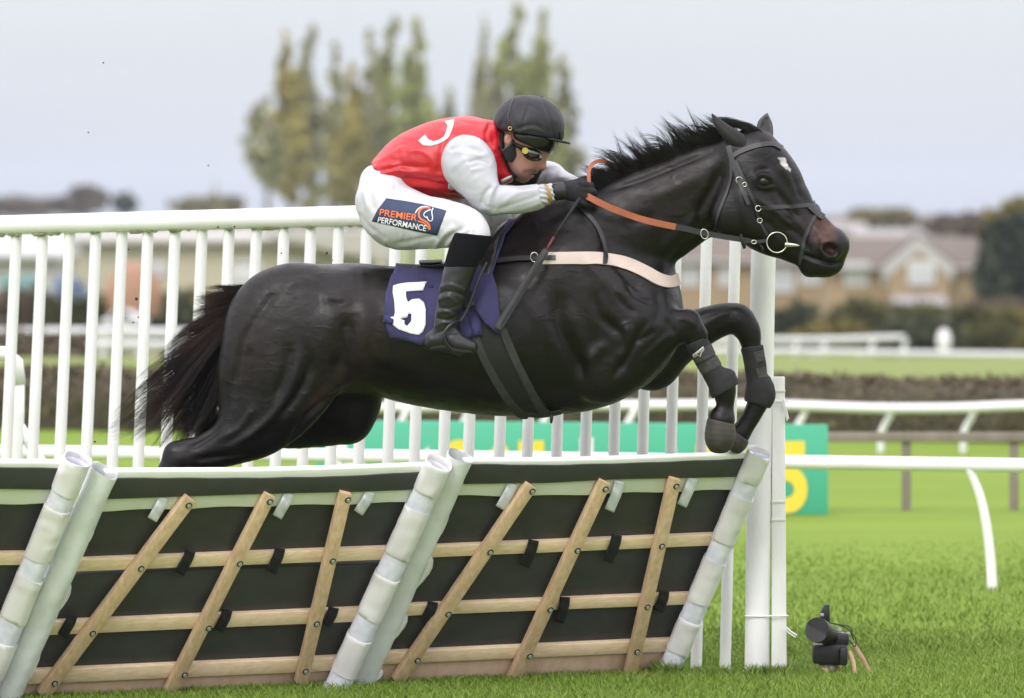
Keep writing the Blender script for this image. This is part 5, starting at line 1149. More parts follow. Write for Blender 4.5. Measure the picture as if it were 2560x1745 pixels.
# breeches
fold_b = [([(1090, 615), (1108, 590), (1130, 570)], .004, 6), ([(1105, 612), (1122, 592), (1150, 575)], -.005, 5), ([(1118, 612), (1140, 590), (1180, 572)], .004, 5), ([(900, 540), (925, 570), (960, 595)], -.003, 7), ([(930, 440), (925, 480), (935, 520)], -.003, 7), ([(975, 470), (955, 500), (945, 540)], .003, 8), ([(985, 500), (1050, 500), (1110, 515)], -.003, 6), ([(990, 610), (1040, 600), (1085, 590)], -.003, 6)]
def hips(F):
    F.ell(P(940, 500, 0), (.068, .15, .105), .03, rot=.15); F.tube(T([(940, 450, 38, .135, 0), (985, 445, 48, .14, 0)]), .03)
breech, BrS, _, _ = grow_part('breeches', [leg(-1), leg(1)], m_breech, .0055, .03, .003, [], hips, lambda V: 1.4*folds(V, fold_b)+.0012*wob(V, 40, 3))
# socks, boots
fold_k = [([(1098, 720), (1125, 712), (1160, 725)], .0022, 5), ([(1095, 735), (1125, 728), (1166, 741)], -.003, 4), ([(1092, 752), (1120, 742), (1140, 756)], .0025, 5), ([(1090, 766), (1118, 772), (1152, 760)], -.0025, 4), ([(1092, 782), (1115, 778), (1135, 790)], .003, 5), ([(1092, 795), (1120, 800), (1146, 788)], -.003, 4), ([(1090, 815), (1110, 806), (1140, 812)], .003, 4), ([(1080, 840), (1105, 828), (1138, 832)], -.003, 4)]
grow_part('sock', [calf_n[:4]], m_sock, .005, .01, .005, [(P(1180, 585, -.34), (.1, 0, 1)), (P(1155, 668, -.34), (0, 0, -1))])
grow_part('sock', [calf_f[:4]], m_sock, .006, .01, .005, [(P(1252, 560, .34), (.1, 0, 1)), (P(1227, 643, .34), (0, 0, -1))])
boot_n, BtS, _, _ = grow_part('riding_boot', [calf_n[2:], foot_n], m_rboot, .0045, .012, .002, [(P(1152, 634, -.35), (-.28, 0, 1))], None, lambda V: folds(V, fold_k)+.0008*wob(V, 60, 3))
boot_f, _, _, _ = grow_part('riding_boot', [calf_f[2:], foot_f], m_rboot, .006, .012, .002, [(P(1224, 609, .35), (-.28, 0, 1))])
def sole(rows, par):
    r = [(x-.0, y+rad*.62, rad*.5, w*.98, Y) for x, y, rad, w, Y in rows]; grow_part('boot_sole', [r], m_boot, .005, .005, .0, parent=par)
sole(foot_n, boot_n); sole(foot_f, boot_f)
# gloves: palm, four curled fingers, thumb
def glove(dx, dy, Y0, sg):
    y = lambda v: Y0+sg*v
    rows = [[(1384+dx, 481+dy, 21, .032, y(-.02)), (1405+dx, 478+dy, 20, .027, y(-.008)), (1428+dx, 478+dy, 25, .025, y(-.006)), (1450+dx, 480+dy, 27, .024, y(-.004))]]
    fingers = []
    for i, (kx, ky, L, r) in enumerate([(1452, 459, 24, 9.2), (1456, 472, 28, 9.6), (1454, 487, 26, 9.2), (1446, 501, 21, 8.2)]):
        kx += dx; ky += dy
        fingers.append([(kx, ky, r, r*.0015, y(-.012)), (kx+L*.75, ky+4+i*1.5, r*.97, r*.00145, y(-.014)), (kx+L*1.08, ky+9+i*1.5, r*.9, r*.00135, y(.004)), (kx+L*.75, ky+12+i*1.2, r*.85, r*.0013, y(.024)), (kx+L*.2, ky+9+i, r*.8, r*.0012, y(.03))])
    thumb = [(1425+dx, 466+dy, 11, .016, y(.012)), (1446+dx, 456+dy, 10.5, .0155, y(.022)), (1466+dx, 456+dy, 9, .0135, y(.022)), (1478+dx, 462+dy, 7.5, .0115, y(.016))]
    ex = lambda F: [F.tube(T(f), .0035, n=4) for f in fingers+[thumb]]
    return grow_part('glove', rows, m_glove, .0035, .012, .0, [(P(1381+dx, 480, 0), (-1, 0, 0))], ex, lambda V: .0006*wob(V, 120, 2))
gl, GlS, _, _ = glove(0, 0, -.145, 1)
glove(14, -6, .03, -1)
gs = obj('wrist_strap', *tubev([P(1382, 481, -.167), P(1395, 479, -.163), P(1409, 478, -.158)], [.0335, .033, .0325], 24, caps=False, flat=1.05), m_rboot, gl)
gsS = Surf(*[np.array(x) if i == 0 else x for i, x in enumerate(tubev([P(1382, 481, -.167), P(1395, 479, -.163), P(1409, 478, -.158)], [.0335, .033, .0325], 24, caps=True, flat=1.05))])
zz = []
for (a, b) in [((1389, 469), (1393, 473)), ((1393, 473), (1397, 469)), ((1397, 469), (1401, 473)), ((1401, 473), (1405, 469)), ((1389, 476), (1393, 480)), ((1393, 480), (1397, 476)), ((1397, 476), (1401, 480)), ((1401, 480), (1405, 476)), ((1389, 469), (1389, 476)), ((1405, 469), (1405, 476))]:
    zz.append([a, b])
mb = MB()
for a, b in zz: mb.add(*strap(gsS, [a, ((a[0]+b[0])/2, (a[1]+b[1])/2), b], 1.8, .001, .0015, -1, n=2, cols=1))
mb.build('glove_emblem', m_gold, gs)
# cap and skull cap
def capcut(F): pass
cap_c = P(1322, 324, YH)
F = Field(cap_c-Vector((.18, .17, .16)), cap_c+Vector((.2, .17, .17)), .0045)
F.ell(cap_c, (.128, .118, .126), .01); F.ell(P(1300, 312, YH), (.09, .108, .1), .03); F.ell(P(1350, 318, YH), (.085, .105, .1), .03)
F.half(P(1322, 338, YH), (-.17, 0, -1), .006)
V, Q = F.mesh(2); cp_f = [([(1330, 243), (1318, 275), (1300, 330)], -.002, 3), ([(1355, 247), (1372, 290), (1385, 345)], -.002, 3), ([(1285, 255), (1262, 290), (1250, 320)], -.0015, 3), ([(1300, 330), (1330, 322), (1360, 332)], .0025, 4), ([(1290, 322), (1325, 312), (1350, 316)], -.002, 4), ([(1310, 270), (1335, 285), (1350, 310)], .002, 5), ([(1325, 262), (1350, 280), (1362, 305)], -.002, 5), ([(1270, 300), (1285, 320), (1300, 335)], .002, 4)]
V = V+vnormals(V, Q)*(folds(V, cp_f)+.0013*wob(V, 50, 6))[:, None]
helmet = obj('helmet', V, Q, m_cap, person); HeS = Surf(V, Q)
bm = bmesh.new(); bmesh.ops.create_uvsphere(bm, u_segments=12, v_segments=8, radius=.010); bmesh.ops.scale(bm, vec=(1, 1, .5), verts=bm.verts); bmesh.ops.translate(bm, vec=P(1352, 243, YH), verts=bm.verts); obj('cap_button', *bm_out(bm), m_cap, helmet)
# peak
V = []; Fq = []; n = 17; rowsP = 7
for j in range(rowsP):
    for i in range(n):
        a = math.radians(-52+104*i/(n-1)); r_ = .86+.38*(j/(rowsP-1))*max(0, math.cos(a))**1.1
        x = 1322+84*r_*math.cos(a); z = 337+.17*(x-1322)+(j/(rowsP-1))*3*math.cos(a); V.append(tuple(P(x, z+1, YH)+Vector((0, .116*math.sin(a)*(1+.05*j/(rowsP-1)), 0))))
top_ = np.array(V).reshape(rowsP, n, 3); obj('peak', *shell(top_+np.array([0, 0, .004]), top_-np.array([0, 0, .004])), m_cap, helmet)
obj('peak_tab', *strap(HeS, [(1402, 331), (1404, 345), (1405, 353)], 9, .004, .001), m_cap, helmet, sharp=40)
obj('cap_tie', *strap(HeS, [(1283, 248), (1273, 275), (1271, 300), (1275, 322)], 5, .002, .0), m_black, helmet, sharp=40)
k_ = torus(P(1276, 322, -.135), .0062, .0014, seg=16); 
h_ = HeS.hit(1276, 321, -1); obj('buckle', *torus((h_[0]+h_[1]*.003) if h_ else P(1276, 321, -.14), .0065, .0015, seg=16), m_gold, helmet)
# spare goggles pushed up on the cap front, goggles worn below, harness
F = Field(P(1322, 362, YH)-Vector((.17, .16, .11)), P(1322, 362, YH)+Vector((.2, .16, .12)), .0042)
F.ell(P(1330, 345, YH), (.101, .104, .085), .01); F.half(P(1330, 337, YH), (.17, 0, 1), .004); F.half(P(1345, 374, YH), (-.42, 0, -1), .008); F.half(P(1287, 350, YH), (-1, 0, -.35), .006)
V, Q = F.mesh(2); vz = obj('raised_goggles', V, Q, m_shell, helmet); VzS = Surf(V, Q)

obj('goggle_rim', *strap(VzS, [(1397, 352), (1394, 366), (1387, 382)], 4, .003, .0), mat('clear_edge', (.45, .47, .48), .2), vz, sharp=40)

gog_f = [(1300, 352), (1326, 352), (1356, 362), (1366, 378), (1362, 390), (1352, 400), (1338, 403), (1322, 400), (1308, 390), (1299, 374)]
F = Field(P(1325, 377, YH)-Vector((.10, .13, .07)), P(1325, 377, YH)+Vector((.1, .13, .07)), .004)
F.ell(P(1328, 384, YH), (.051, .090, .034), .01, rot=.40); F.tube(T([(1285, 360, 9, .088, YH), (1310, 372, 10, .088, YH)]), .01)
V, Q = F.mesh(2); gg = obj('goggles', V, Q, m_shell, person); GgS = Surf(V, Q)
obj('lens', *sheet(GgS, [[(1320, 370), (1338, 374), (1354, 384), (1352, 394), (1338, 400), (1326, 394), (1319, 384)]], 4, .0015, .001), m_lens, gg)
h_ = GgS.hit(1313, 377, -1) or GgS.hit(1316, 378, -1); bm = bmesh.new(); bmesh.ops.create_cone(bm, segments=20, radius1=.0125, radius2=.0118, depth=.005, cap_ends=True); bmesh.ops.rotate(bm, matrix=Matrix.Rotation(math.pi/2, 3, 'X'), verts=bm.verts); bmesh.ops.translate(bm, vec=h_[0]+Vector((0, -.003, 0)), verts=bm.verts); obj('yellow_cap', *bm_out(bm), m_yel, gg, sharp=40)
hp = [(1259, 366), (1274, 352), (1286, 348), (1297, 362), (1294, 384), (1286, 398), (1277, 406), (1266, 399), (1259, 385)]
hp = [(1256, 384), (1270, 368), (1284, 346), (1295, 357), (1298, 376), (1291, 392), (1280, 407), (1267, 400)]
obj('ear_pad', *prism([P(x, y, -.112+.0009*(x-1257)) for x, y in hp], (0, 1, 0), .03, .005), m_pad, helmet, sharp=50)
hp2 = [(x, y) for x, y in hp]; obj('ear_pad', *prism([P(x, y, .072-.0009*(x-1257)) for x, y in hp], (0, -1, 0), .03, .005), m_pad, helmet, sharp=50)
obj('harness_strap', *tubev([P(1244, 366, -.10), P(1257, 378, -.118), P(1270, 367, -.12), P(1285, 350, -.112)], .0055, 8, flat=.5), m_black, helmet)
obj('harness_strap', *strap(PS, [(1252, 345), (1248, 362), (1252, 380), (1262, 398)], 6, .004, .004), m_black, helmet, sharp=40)
obj('chin_strap', *strap(PS, [(1264, 398), (1270, 415), (1279, 432), (1292, 442)], 8, .004, .003), m_black, helmet, sharp=40)
obj('back_of_cap', *sheet(PS, [[(1240, 330), (1262, 330), (1258, 372), (1246, 372)]], 6, .006, .003), m_pad, helmet)
# printed marks
obj('chest_band', *sheet(ShS, [[(1112, 304), (1136, 299), (1134, 312), (1128, 330), (1120, 346), (1110, 354), (1094, 361), (1076, 366), (1058, 364), (1046, 352), (1063, 337), (1071, 349), (1084, 354), (1098, 350), (1110, 342), (1116, 328), (1119, 314)]], 6, .0012, .001), m_greyp, shirt)
obj('chest_spot', *sheet(ShS, [[(1121, 459), (1141, 458), (1139, 471), (1131, 475), (1120, 471)]], 5, .0012, .001), m_greyp, shirt)
obj('collar_stripe', *sheet(ShS, [[(1252, 450), (1270, 441), (1284, 436), (1284, 441), (1270, 449), (1254, 458)]], 4, .0012, .001), m_greyp, shirt)
pt = obj('leg_patch', *sheet(BrS, [[(966, 496), (1010, 503), (1060, 512), (1116, 527), (1105, 556), (1093, 588), (1040, 578), (985, 565), (930, 553), (945, 524)]], 6, .0015, .001), m_navy, breech)
V2, F2 = fit_text('PREMIER', 949, 538, 1043, 553, 15.5, .008); obj('patch_text', *flat_on(BrS, V2, F2, .0045), m_orange, pt, smooth=False)
V2, F2 = fit_text('PERFORMANCE', 945, 555, 1066, 577, 14, .012); obj('patch_text', *flat_on(BrS, V2, F2, .0045), m_print, pt, smooth=False)
obj('patch_swoosh', *strap(BrS, [(1076, 521), (1062, 519), (1052, 524), (1047, 535), (1051, 547), (1064, 553), (1074, 560), (1076, 574)], 4.5, .001, .003), m_orange, pt, sharp=40)
obj('patch_swoosh', *strap(BrS, [(1046, 553), (1058, 556), (1068, 562), (1074, 573)], 3, .001, .0032), m_orange, pt, sharp=40)
for pl in ([(1039, 534), (1046, 522), (1058, 517), (1070, 518)], [(1084, 521), (1079, 528), (1083, 542), (1083, 552), (1078, 556), (1070, 549), (1068, 541)], [(1078, 525), (1068, 528), (1058, 535), (1060, 543), (1068, 545)]):
    obj('patch_horse', *strap(BrS, pl, 2.2, .001, .003), m_print, pt, sharp=40)
# ================================================================== TACK
m_cloth = mat('navy_cloth', (.021, .018, .075), .8, (.027, .023, .092), 12, bump=.2, bscale=60, bdist=.006, sheen=.1); m_num = mat('number_white', (.80, .80, .80), .55, (.74, .74, .74), 20)
m_web = mat('grey_webbing', (.024, .025, .025), .8, (.042, .043, .043), 40, bump=.3, bscale=260, bdist=.002); m_girth = mat('girth_neoprene', (.007, .007, .007), .75, bump=.1, bscale=120, bdist=.002)
m_sad = mat('saddle_leather', (.012, .012, .012), .35, bump=.1, bscale=90, col2=(.02, .02, .02), scale=20, bdist=.003); m_strapc = mat('breast_girth_web', (.54, .45, .39), .75, (.48, .395, .34), 14, bump=.12, bscale=200, bdist=.002)
m_rein = mat('rubber_rein', (.34, .098, .04), .65, (.28, .078, .032), 40, bump=.4, bscale=300, bdist=.002); m_brid = mat('bridle_leather', (.013, .013, .015), .45, (.021, .021, .023), 40, bump=.12, bscale=200, bdist=.002); m_steel = mat('steel', (.62, .60, .55), .22, metal=1.)
m_sadtop = mat('saddle_trim', (.40, .40, .41), .6)
# number cloth
clothw = lambda x, y: .0045*math.sin(x*.06+y*.03)+.003*math.sin(y*.09-x*.03)+.002*abs(math.sin(x*.045-y*.06))+.001*math.sin(x*.17)
outl = [(990, 672), (1010, 668), (1060, 664), (1120, 664), (1190, 672), (1200, 760), (1205, 838), (1150, 850), (1062, 861), (1020, 852), (979, 843), (974, 828), (962, 800), (962, 770), (965, 735), (974, 705)]
cl = obj('number_cloth', *sheet(HS, [outl], 8, .004, .010, -1, clothw), m_cloth)
tag(cl, 'navy saddle cloth with a white number 5 under the jockey\'s boot', 'saddle cloth')
cV, cF = sheet(HS, [outl], 8, .004, .010, -1, clothw); ClS = Surf(np.array(cV), cF)
obj('cloth_side', *sheet(HS, [outl], 12, .004, .010, 1, clothw), m_cloth, cl)
rimp = [(989, 672), (1030, 664), (1100, 662), (1170, 660), (1200, 662)]
mb = MB(); G_ = []
for x, y in catmull(rimp, 5):
    row = []
    for i in range(13):
        a = math.pi*i/12; hh_ = HS.b.ray_cast(Vector((P(x, y, 0).x, -.35*math.cos(a), P(x, y-260*math.sin(a)**1.0, 0).z if 0 < i < 12 else P(x, y+25, 0).z)), Vector((0, .35*math.cos(a), P(x, y+120, 0).z-(P(x, y-260*math.sin(a), 0).z if 0 < i < 12 else P(x, y+25, 0).z))).normalized())
        p = hh_[0]+hh_[1]*.013 if hh_[0] else P(x, y, -.1*math.cos(a)); row.append(np.array(p))
    G_.append(row)
G_ = np.array(G_); obj('cloth_back', *shell(G_, G_-np.array([0, 0, .006])), m_cloth, cl)
five = [(983, 716), (1000, 711), (1023, 708), (1050, 707), (1066, 705), (1058, 727), (1015, 730), (1015, 743), (1019, 757), (1030, 750), (1047, 748), (1060, 757), (1065, 775), (1065, 811), (1058, 830), (1048, 838), (1024, 834), (997, 824), (980, 811), (974, 794), (986, 792), (988, 780), (987, 760), (982, 733)]
obj('number', *sheet(ClS, [five, [(1021, 784), (1029, 786), (1029, 803), (1017, 816), (1011, 811), (1011, 801), (1000, 797), (1018, 794)]], 6, .0014, .0035), m_num, cl)
fl = [(955, 791), (968, 792), (984, 798), (1000, 812), (1010, 822), (990, 815), (972, 808), (958, 800)]
obj('cloth_fold', *sheet(ClS, [[(952, 790), (972, 792), (985, 800), (982, 812), (968, 806), (956, 801)]], 5, .006, .006), m_cloth, cl)
# front flap of the cloth, blown back
obj('cloth_flap', *sheet(HS, [[(1289, 556), (1276, 556), (1262, 578), (1252, 606), (1240, 640), (1226, 655), (1196, 672), (1172, 690), (1172, 712), (1178, 736), (1188, 780), (1212, 812), (1240, 832), (1249, 834), (1250, 800), (1248, 780), (1243, 720), (1232, 690), (1240, 668), (1250, 640), (1266, 590), (1290, 566)]], 7, .005, .014, -1, lambda x, y: .016*math.exp(-((x-1200-.12*(y-700))/34)**2)*min(1, max(0, (y-640)/60))+.003*math.sin(x*.11+y*.05)), m_cloth, cl)
obj('cloth_flap', *sheet(HS, [[(1160, 762), (1180, 748), (1190, 780), (1205, 815), (1196, 838), (1182, 842), (1172, 800)]], 7, .004, .012, -1, clothw), m_cloth, cl)
# saddle
sd_ = thing('saddle', P(1150, 700, 0), 'small black racing saddle under the crouching jockey', 'saddle')
V_ = T([(1052, 664, 7, .10, 0), (1085, 664, 8, .125, 0), (1130, 662, 11, .13, 0), (1180, 650, 17, .12, 0), (1222, 622, 22, .10, 0), (1252, 588, 22, .08, 0), (1270, 566, 15, .06, 0)])
A = np.array(V_); F = Field(A[:, :3].min(0)-.16, A[:, :3].max(0)+.16, .006); F.tube(V_, .015, n=6); V, Q = F.mesh(2); obj('seat', V, Q, m_sad, sd_)
V_ = T([(1051, 655, 5, .09, 0), (1080, 654.5, 5, .11, 0), (1102, 653, 5, .11, 0)]); A = np.array(V_); F = Field(A[:, :3].min(0)-.14, A[:, :3].max(0)+.14, .005); F.tube(V_, .005, n=6); V, Q = F.mesh(2); obj('seat_trim', V, Q, m_sadtop, sd_)
for s_ in (-1, 1): obj('flap', *sheet(HS, [[(1150, 668), (1235, 610), (1252, 600), (1240, 660), (1215, 720), (1192, 770), (1160, 780), (1130, 740)]], 9, .006, .022, s_), m_sad, sd_)
# stirrups
for s_, dx, dy, yy in ((-1, 0, 0, -.345), (1, 72, -25, .345)):
    st_ = tubev(catmull([tuple(P(x+dx, y+dy, Y)) for x, y, Y in [(1216, 655, yy*.95), (1196, 700, yy*1.0), (1170, 770, yy*1.03), (1150, 806, yy*1.06)]], 6), .0055, 8, flat=.4)
    sl_ = obj('stirrup_leather', *st_, m_black, sd_)
    w_ = .052; c = P(1135+dx, 845+dy, yy*1.06)
    ringp = [P(1146+dx, 803+dy, yy*1.06), P(1126+dx, 812+dy, yy*1.06-.03*s_*-1*0-.05), P(1110+dx, 836+dy, yy*1.06-.058), P(1118+dx, 862+dy, yy*1.06-.05), P(1146+dx, 887+dy, yy*1.06-.02), P(1155+dx, 880+dy, yy*1.06+.03), P(1150+dx, 850+dy, yy*1.06+.05), P(1146+dx, 803+dy, yy*1.06)]
    obj('stirrup_iron', *tubev(catmull([tuple(p) for p in ringp], 6), .0062, 8, caps=False), m_sad, sl_)
# girth
gp = [(1226, 800), (1240, 850), (1262, 910), (1295, 980), (1330, 1034)]
for s_ in (-1, 1):
    g_ = obj('girth', *strap(HS, [(1218, 780), (1232, 850), (1262, 920), (1300, 985), (1342, 1036)], 70, .004, .004, s_, cols=8), m_girth, sd_, sharp=40)
    for pth in ([(1188, 842), (1203, 882), (1228, 930), (1262, 985), (1290, 1020), (1318, 1040)], [(1256, 824), (1272, 862), (1296, 915), (1325, 970), (1350, 1015), (1372, 1034)]):
        obj('girth_webbing', *strap(HS, pth, 19, .004, .008, s_), m_web, g_, sharp=40)
obj('girth_webbing', *strap(HS, [(1316, 1030), (1345, 1033), (1374, 1030), (1402, 1024)], 9, .004, .008, -1), m_web, sd_, sharp=40)
obj('girth_end', *tubev([P(1379, 1032, -.1), P(1379, 1046, -.1), P(1378, 1058, -.1)], [.007, .007, .004], 8), m_black, sd_)
# breast girth with neck strap
bgr = thing('breast_girth', P(1560, 690, -.2), 'cream breast girth round the horse\'s chest with a thin black neck strap', 'breast strap')
cp_ = [(1358, 647), (1440, 646), (1508, 648), (1564, 659), (1613, 681), (1645, 699), (1675, 706), (1698, 696)]
for s_ in (-1, 1):
    b_ = obj('chest_band', *strap(HS, cp_, 29, .004, .003, s_, cols=6), m_strapc, bgr, sharp=40)
    sb = obj('side_strap', *strap(HS, [(1222, 659), (1280, 652), (1340, 647), (1390, 646)], 11, .003, .009, s_), m_brid, bgr, sharp=40)
    h_ = HS.hit(1340, 647, s_)
    obj('buckle', *torus(h_[0]+h_[1]*.014, .014, .0022, seg=20, sq=1.25), m_steel, sb)
    obj('neck_strap', *strap(HS, [(1442, 512), (1471, 540), (1495, 572), (1506, 605), (1510, 634), (1510, 662)], 10, .003, .009, s_), m_brid, bgr, sharp=40)
# whip
yw = lambda t: -.21-.13*t
wh = thing('whip', P(1243, 825, -.34), 'black padded riding whip with a red band, held down along the horse\'s shoulder', 'whip')
w0, w1 = np.array([1443., 505.]), np.array([1385., 592.]); w2, w3 = np.array([1363., 630.]), np.array([1243., 824.])
L_ = lambda a, b, t: tuple(P(*(a+(b-a)*t), -.2-.17*((1443-(a+(b-a)*t)[0])/200)))
obj('handle', *tubev([L_(w0, w1, t) for t in (-.12, .3, .7, 1)], [.0062, .0058, .0052, .005], 10), m_girth, wh)
obj('red_band', *tubev([L_(w1, w2, t) for t in (0, .5, 1)], [.0052, .0052, .0054], 10), mat('red_grip', (.16, .012, .03), .5, (.10, .01, .02), 60), wh)
wp = obj('pad', *tubev([L_(w2, w3, t) for t in (-.03, .0, .06, .14, .5, .9, .985, 1.0)], [.009, .0135, .0125, .0135, .0145, .0165, .0165, .010], 14, flat=.55), m_web, wh)
for o_ in (-.006, .006): obj('stitching', *tubev([tuple(Vector(L_(w2, w3, t))+Vector((o_, -.0092, o_*.6))) for t in (.12, .4, .7, .95)], .0012, 5), m_girth, wp)
# bridle
br_ = thing('bridle', P(1900, 500, -.2), 'black leather bridle with steel rings and orange rubber gripped reins', 'bridle')
def both(nm, path, w, th=.004, off=.002, m=m_brid, sides=(-1, 1), par=None, n=6):
    o_ = None
    for s_ in sides: o_ = obj(nm, *strap(HS, path, w, th, off, s_, n=n), m, par or br_, sharp=40)
    return o_
both('browband', [(1824, 398), (1842, 384), (1872, 371), (1905, 362), (1934, 361), (1954, 372)], 11)
both('cheekpiece', [(1822, 366), (1830, 398), (1841, 430), (1852, 458), (1866, 490)], 12)
both('cheekpiece', [(1840, 402), (1856, 440), (1874, 480), (1890, 514), (1899, 553), (1918, 588)], 7)
both('cheek_end', [(1849, 452), (1858, 480), (1866, 502), (1870, 512)], 10, .004, .006)
both('throat_latch', [(1824, 372), (1828, 408), (1829, 440), (1820, 476), (1808, 506), (1796, 538), (1788, 572)], 6)
both('noseband', [(1901, 520), (1930, 519), (1967, 517), (2000, 515), (2028, 514), (2046, 520)], 10)
both('flash_strap', [(2046, 524), (2038, 540), (2026, 562), (2016, 585), (2009, 612), (2004, 640), (2000, 660)], 9)
both('nose_cross', [(2026, 512), (2036, 520), (2048, 532), (2060, 540)], 26, .005, .004)
for s_ in (-1, 1):
    for (x, y, R, tl) in ((1849, 451, 9, 0), (1862, 462, 6, 0), (1897, 520, 8, 0), (1898, 552, 7, 0)):
        h_ = HS.hit(x, y, s_); obj('buckle', *torus(h_[0]+h_[1]*.007, R*.0013, .0019, seg=18), m_steel, br_)
    h_ = HS.hit(1942, 606, s_); c = h_[0]+Vector((0, s_*.012, 0)); ring = obj('bit_ring', *torus(c, 25.5*.00148, .0026, seg=32), m_steel, br_)
    q0 = c+Vector((24*.0015, 0, -.008)); obj('bit_cheek', *tubev([q0+Vector((-.008, s_*.002, .002)), q0, q0+Vector((.03, 0, -.002)), q0+Vector((.062, s_*-.004, -.006))], [.008, .010, .007, .0025], 10), m_steel, ring)
# reins
def ribbon(path, w, th=.004, up=(0, 0, 1)):
    A = catmull([tuple(P(*p)) for p in path], 6); Tn = np.gradient(A, axis=0); Tn /= np.linalg.norm(Tn, axis=1)[:, None]; u = np.array([0, 1., 0])
    w = np.broadcast_to(np.asarray(w, float), (len(A),)) if np.ndim(w) == 0 else np.interp(np.linspace(0, 1, len(A)), np.linspace(0, 1, len(w)), w)
    d = np.cross(Tn, u); d /= np.linalg.norm(d, axis=1)[:, None]; d = d*w[:, None]*.00075
    top = np.stack([A+d, A, A-d], 1); nrm = np.cross(d, Tn); nrm /= np.linalg.norm(nrm, axis=1)[:, None]+1e-9; nrm = np.where((nrm[:, 1] > 0)[:, None], -nrm, nrm)[:, None]
    return shell(top+nrm*th/2, top-nrm*th/2)
h_ = HS.hit(1750, 579, -1); yn = min(-.2, (h_[0].y-.02) if h_ else -.2); bitc = HS.hit(1942, 606, -1)[0].y-.012
ysurf = [HS.hit(x, y, -1)[0].y for x, y in ((1533, 522), (1595, 544), (1688, 567))]
rn = [(1466, 489, -.165), (1490, 502, -.19), (1533, 522, min(-.2, ysurf[0]-.014)), (1595, 545, min(-.2, ysurf[1]-.02)), (1645, 558, -.215), (1689, 567, -.21)]
obj('rein_grip', *ribbon(rn, 16, .006), m_rein, br_, sharp=40)
rb = [(1685, 566, -.21), (1720, 573, -.208), (1761, 583, -.204), (1810, 592, -.2), (1860, 600, -.195), (1890, 604, bitc), (1918, 601, bitc)]
obj('rein', *ribbon(rb, [15, 14, 14, 13, 13, 9, 8], .004), m_brid, br_, sharp=40)
obj('rein', *ribbon([(1470, 480, .06), (1600, 530, .2), (1700, 560, .17), (1800, 590, .08), (1915, 600, -.03)], 13, .004), m_brid, br_, sharp=40)
obj('rein_loop', *ribbon([(1474, 470, -.15), (1472, 448, -.14), (1472, 428, -.12), (1480, 411, -.09), (1496, 403, -.06), (1515, 404, -.035), (1530, 414, -.01), (1538, 436, 0)], 9, .005), m_rein, br_, sharp=40)
c = P(1761, 585, -.206); obj('martingale_ring', *torus(c, .0135, .0018, seg=22, sq=1.35, tilt=.25), m_steel, br_)
obj('rein_stop', *tubev([P(1852, 585, -.2), P(1855, 602, -.204), P(1862, 621, -.2)], [.004, .007, .006], 8), m_girth, br_)
obj('buckle', *torus(P(1885, 605, bitc-.006), .009, .0017, seg=16, sq=.75), m_steel, br_)
obj('rein_end', *tubev([P(1900, 612, bitc), P(1908, 622, bitc-.004), P(1903, 630, bitc)], [.003, .005, .004], 8), m_girth, br_)
# ================================================================== CAMERA ON THE TURF
Yc = .5; pm_ = lambda x, y, d=0: P(x, y, Yc+d)
rc = thing('remote_camera', P(2090, 1685, Yc), 'black photo camera on a low wooden legged tripod standing in the grass', 'camera')
m_cb = mat('camera_black', (.006, .006, .007), .5, (.012, .012, .013), 30, bump=.1, bscale=200, bdist=.001); m_lns = mat('lens_glass', (.004, .012, .011), .3, spec=.25); m_sil = mat('camera_silver', (.35, .35, .36), .4); m_leg = mat('tripod_wood', (.52, .36, .23), .6, (.44, .29, .18), 20)
k = kk(Yc); b0 = pm_(2074, 1634); body = obj('body', *box(b0, 86*k, .075, 50*k, .012), m_cb, rc, sharp=40)
obj('grip', *box(pm_(2108, 1640, -.03), 20*k, .06, 46*k, .01), m_cb, body, sharp=40)
obj('prism_housing', *box(pm_(2094, 1598, .01), 56*k, .07, 34*k, .014), m_cb, body, sharp=40)
obj('base_plate', *box(pm_(2076, 1657), 60*k, .06, 8*k, .003), m_cb, body)
ax = Vector((-.34, -.9, .05)).normalized(); l0 = pm_(2078, 1592, .0); l1 = pm_(2047, 1577, -.105)
ln = obj('lens', *tubev([l0, l0+(l1-l0)*.35, l0+(l1-l0)*.36, l0+(l1-l0)*.66, l0+(l1-l0)*.68, l1], [.033, .034, .039, .040, .042, .047], 26), m_cb, rc, sharp=40)
dv_ = (l1-l0).normalized(); obj('hood', *tubev([l1-dv_*.01, l1+dv_*.012, l1+dv_*.02, l1+dv_*.014, l1-dv_*.012], [.0475, .049, .049, .045, .042], 26, caps=False), m_cb, ln, sharp=40)
obj('front_glass', *tubev([l1+dv_*.001, l1+dv_*.0045, l1+dv_*.006], [.040, .026, .004], 24), m_lns, ln)
tr_ = obj('transmitter', *prism([pm_(2058, 1552, -.0), pm_(2048, 1540, 0), pm_(2056, 1522, 0), pm_(2062, 1512, 0), pm_(2074, 1511, 0), pm_(2075, 1556, 0)], (0, 1, 0), .03, .004), m_cb, rc, sharp=40)
obj('button', *box(pm_(2055, 1537, -.002), .014, .004, .012, .002), m_sil, tr_)
for (x, y) in ((2099, 1573), (2120, 1583), (2106, 1584)): obj('dial', *tubev([pm_(x, y+4, -.0), pm_(x, y, -.0), pm_(x, y-3, -.0)], [.008, .008, .006], 14), m_sil, body, sharp=40)
for pth in ([(2072, 1556), (2100, 1562), (2120, 1565), (2130, 1575), (2128, 1588)], [(2128, 1583), (2138, 1594), (2140, 1608), (2136, 1616), (2122, 1600), (2108, 1602)], [(2090, 1560), (2112, 1568), (2126, 1578), (2134, 1600)]):
    obj('cable', *tubev(catmull([tuple(pm_(x, y, -.02)) for x, y in pth], 6), .0024, 7), m_cb, rc)
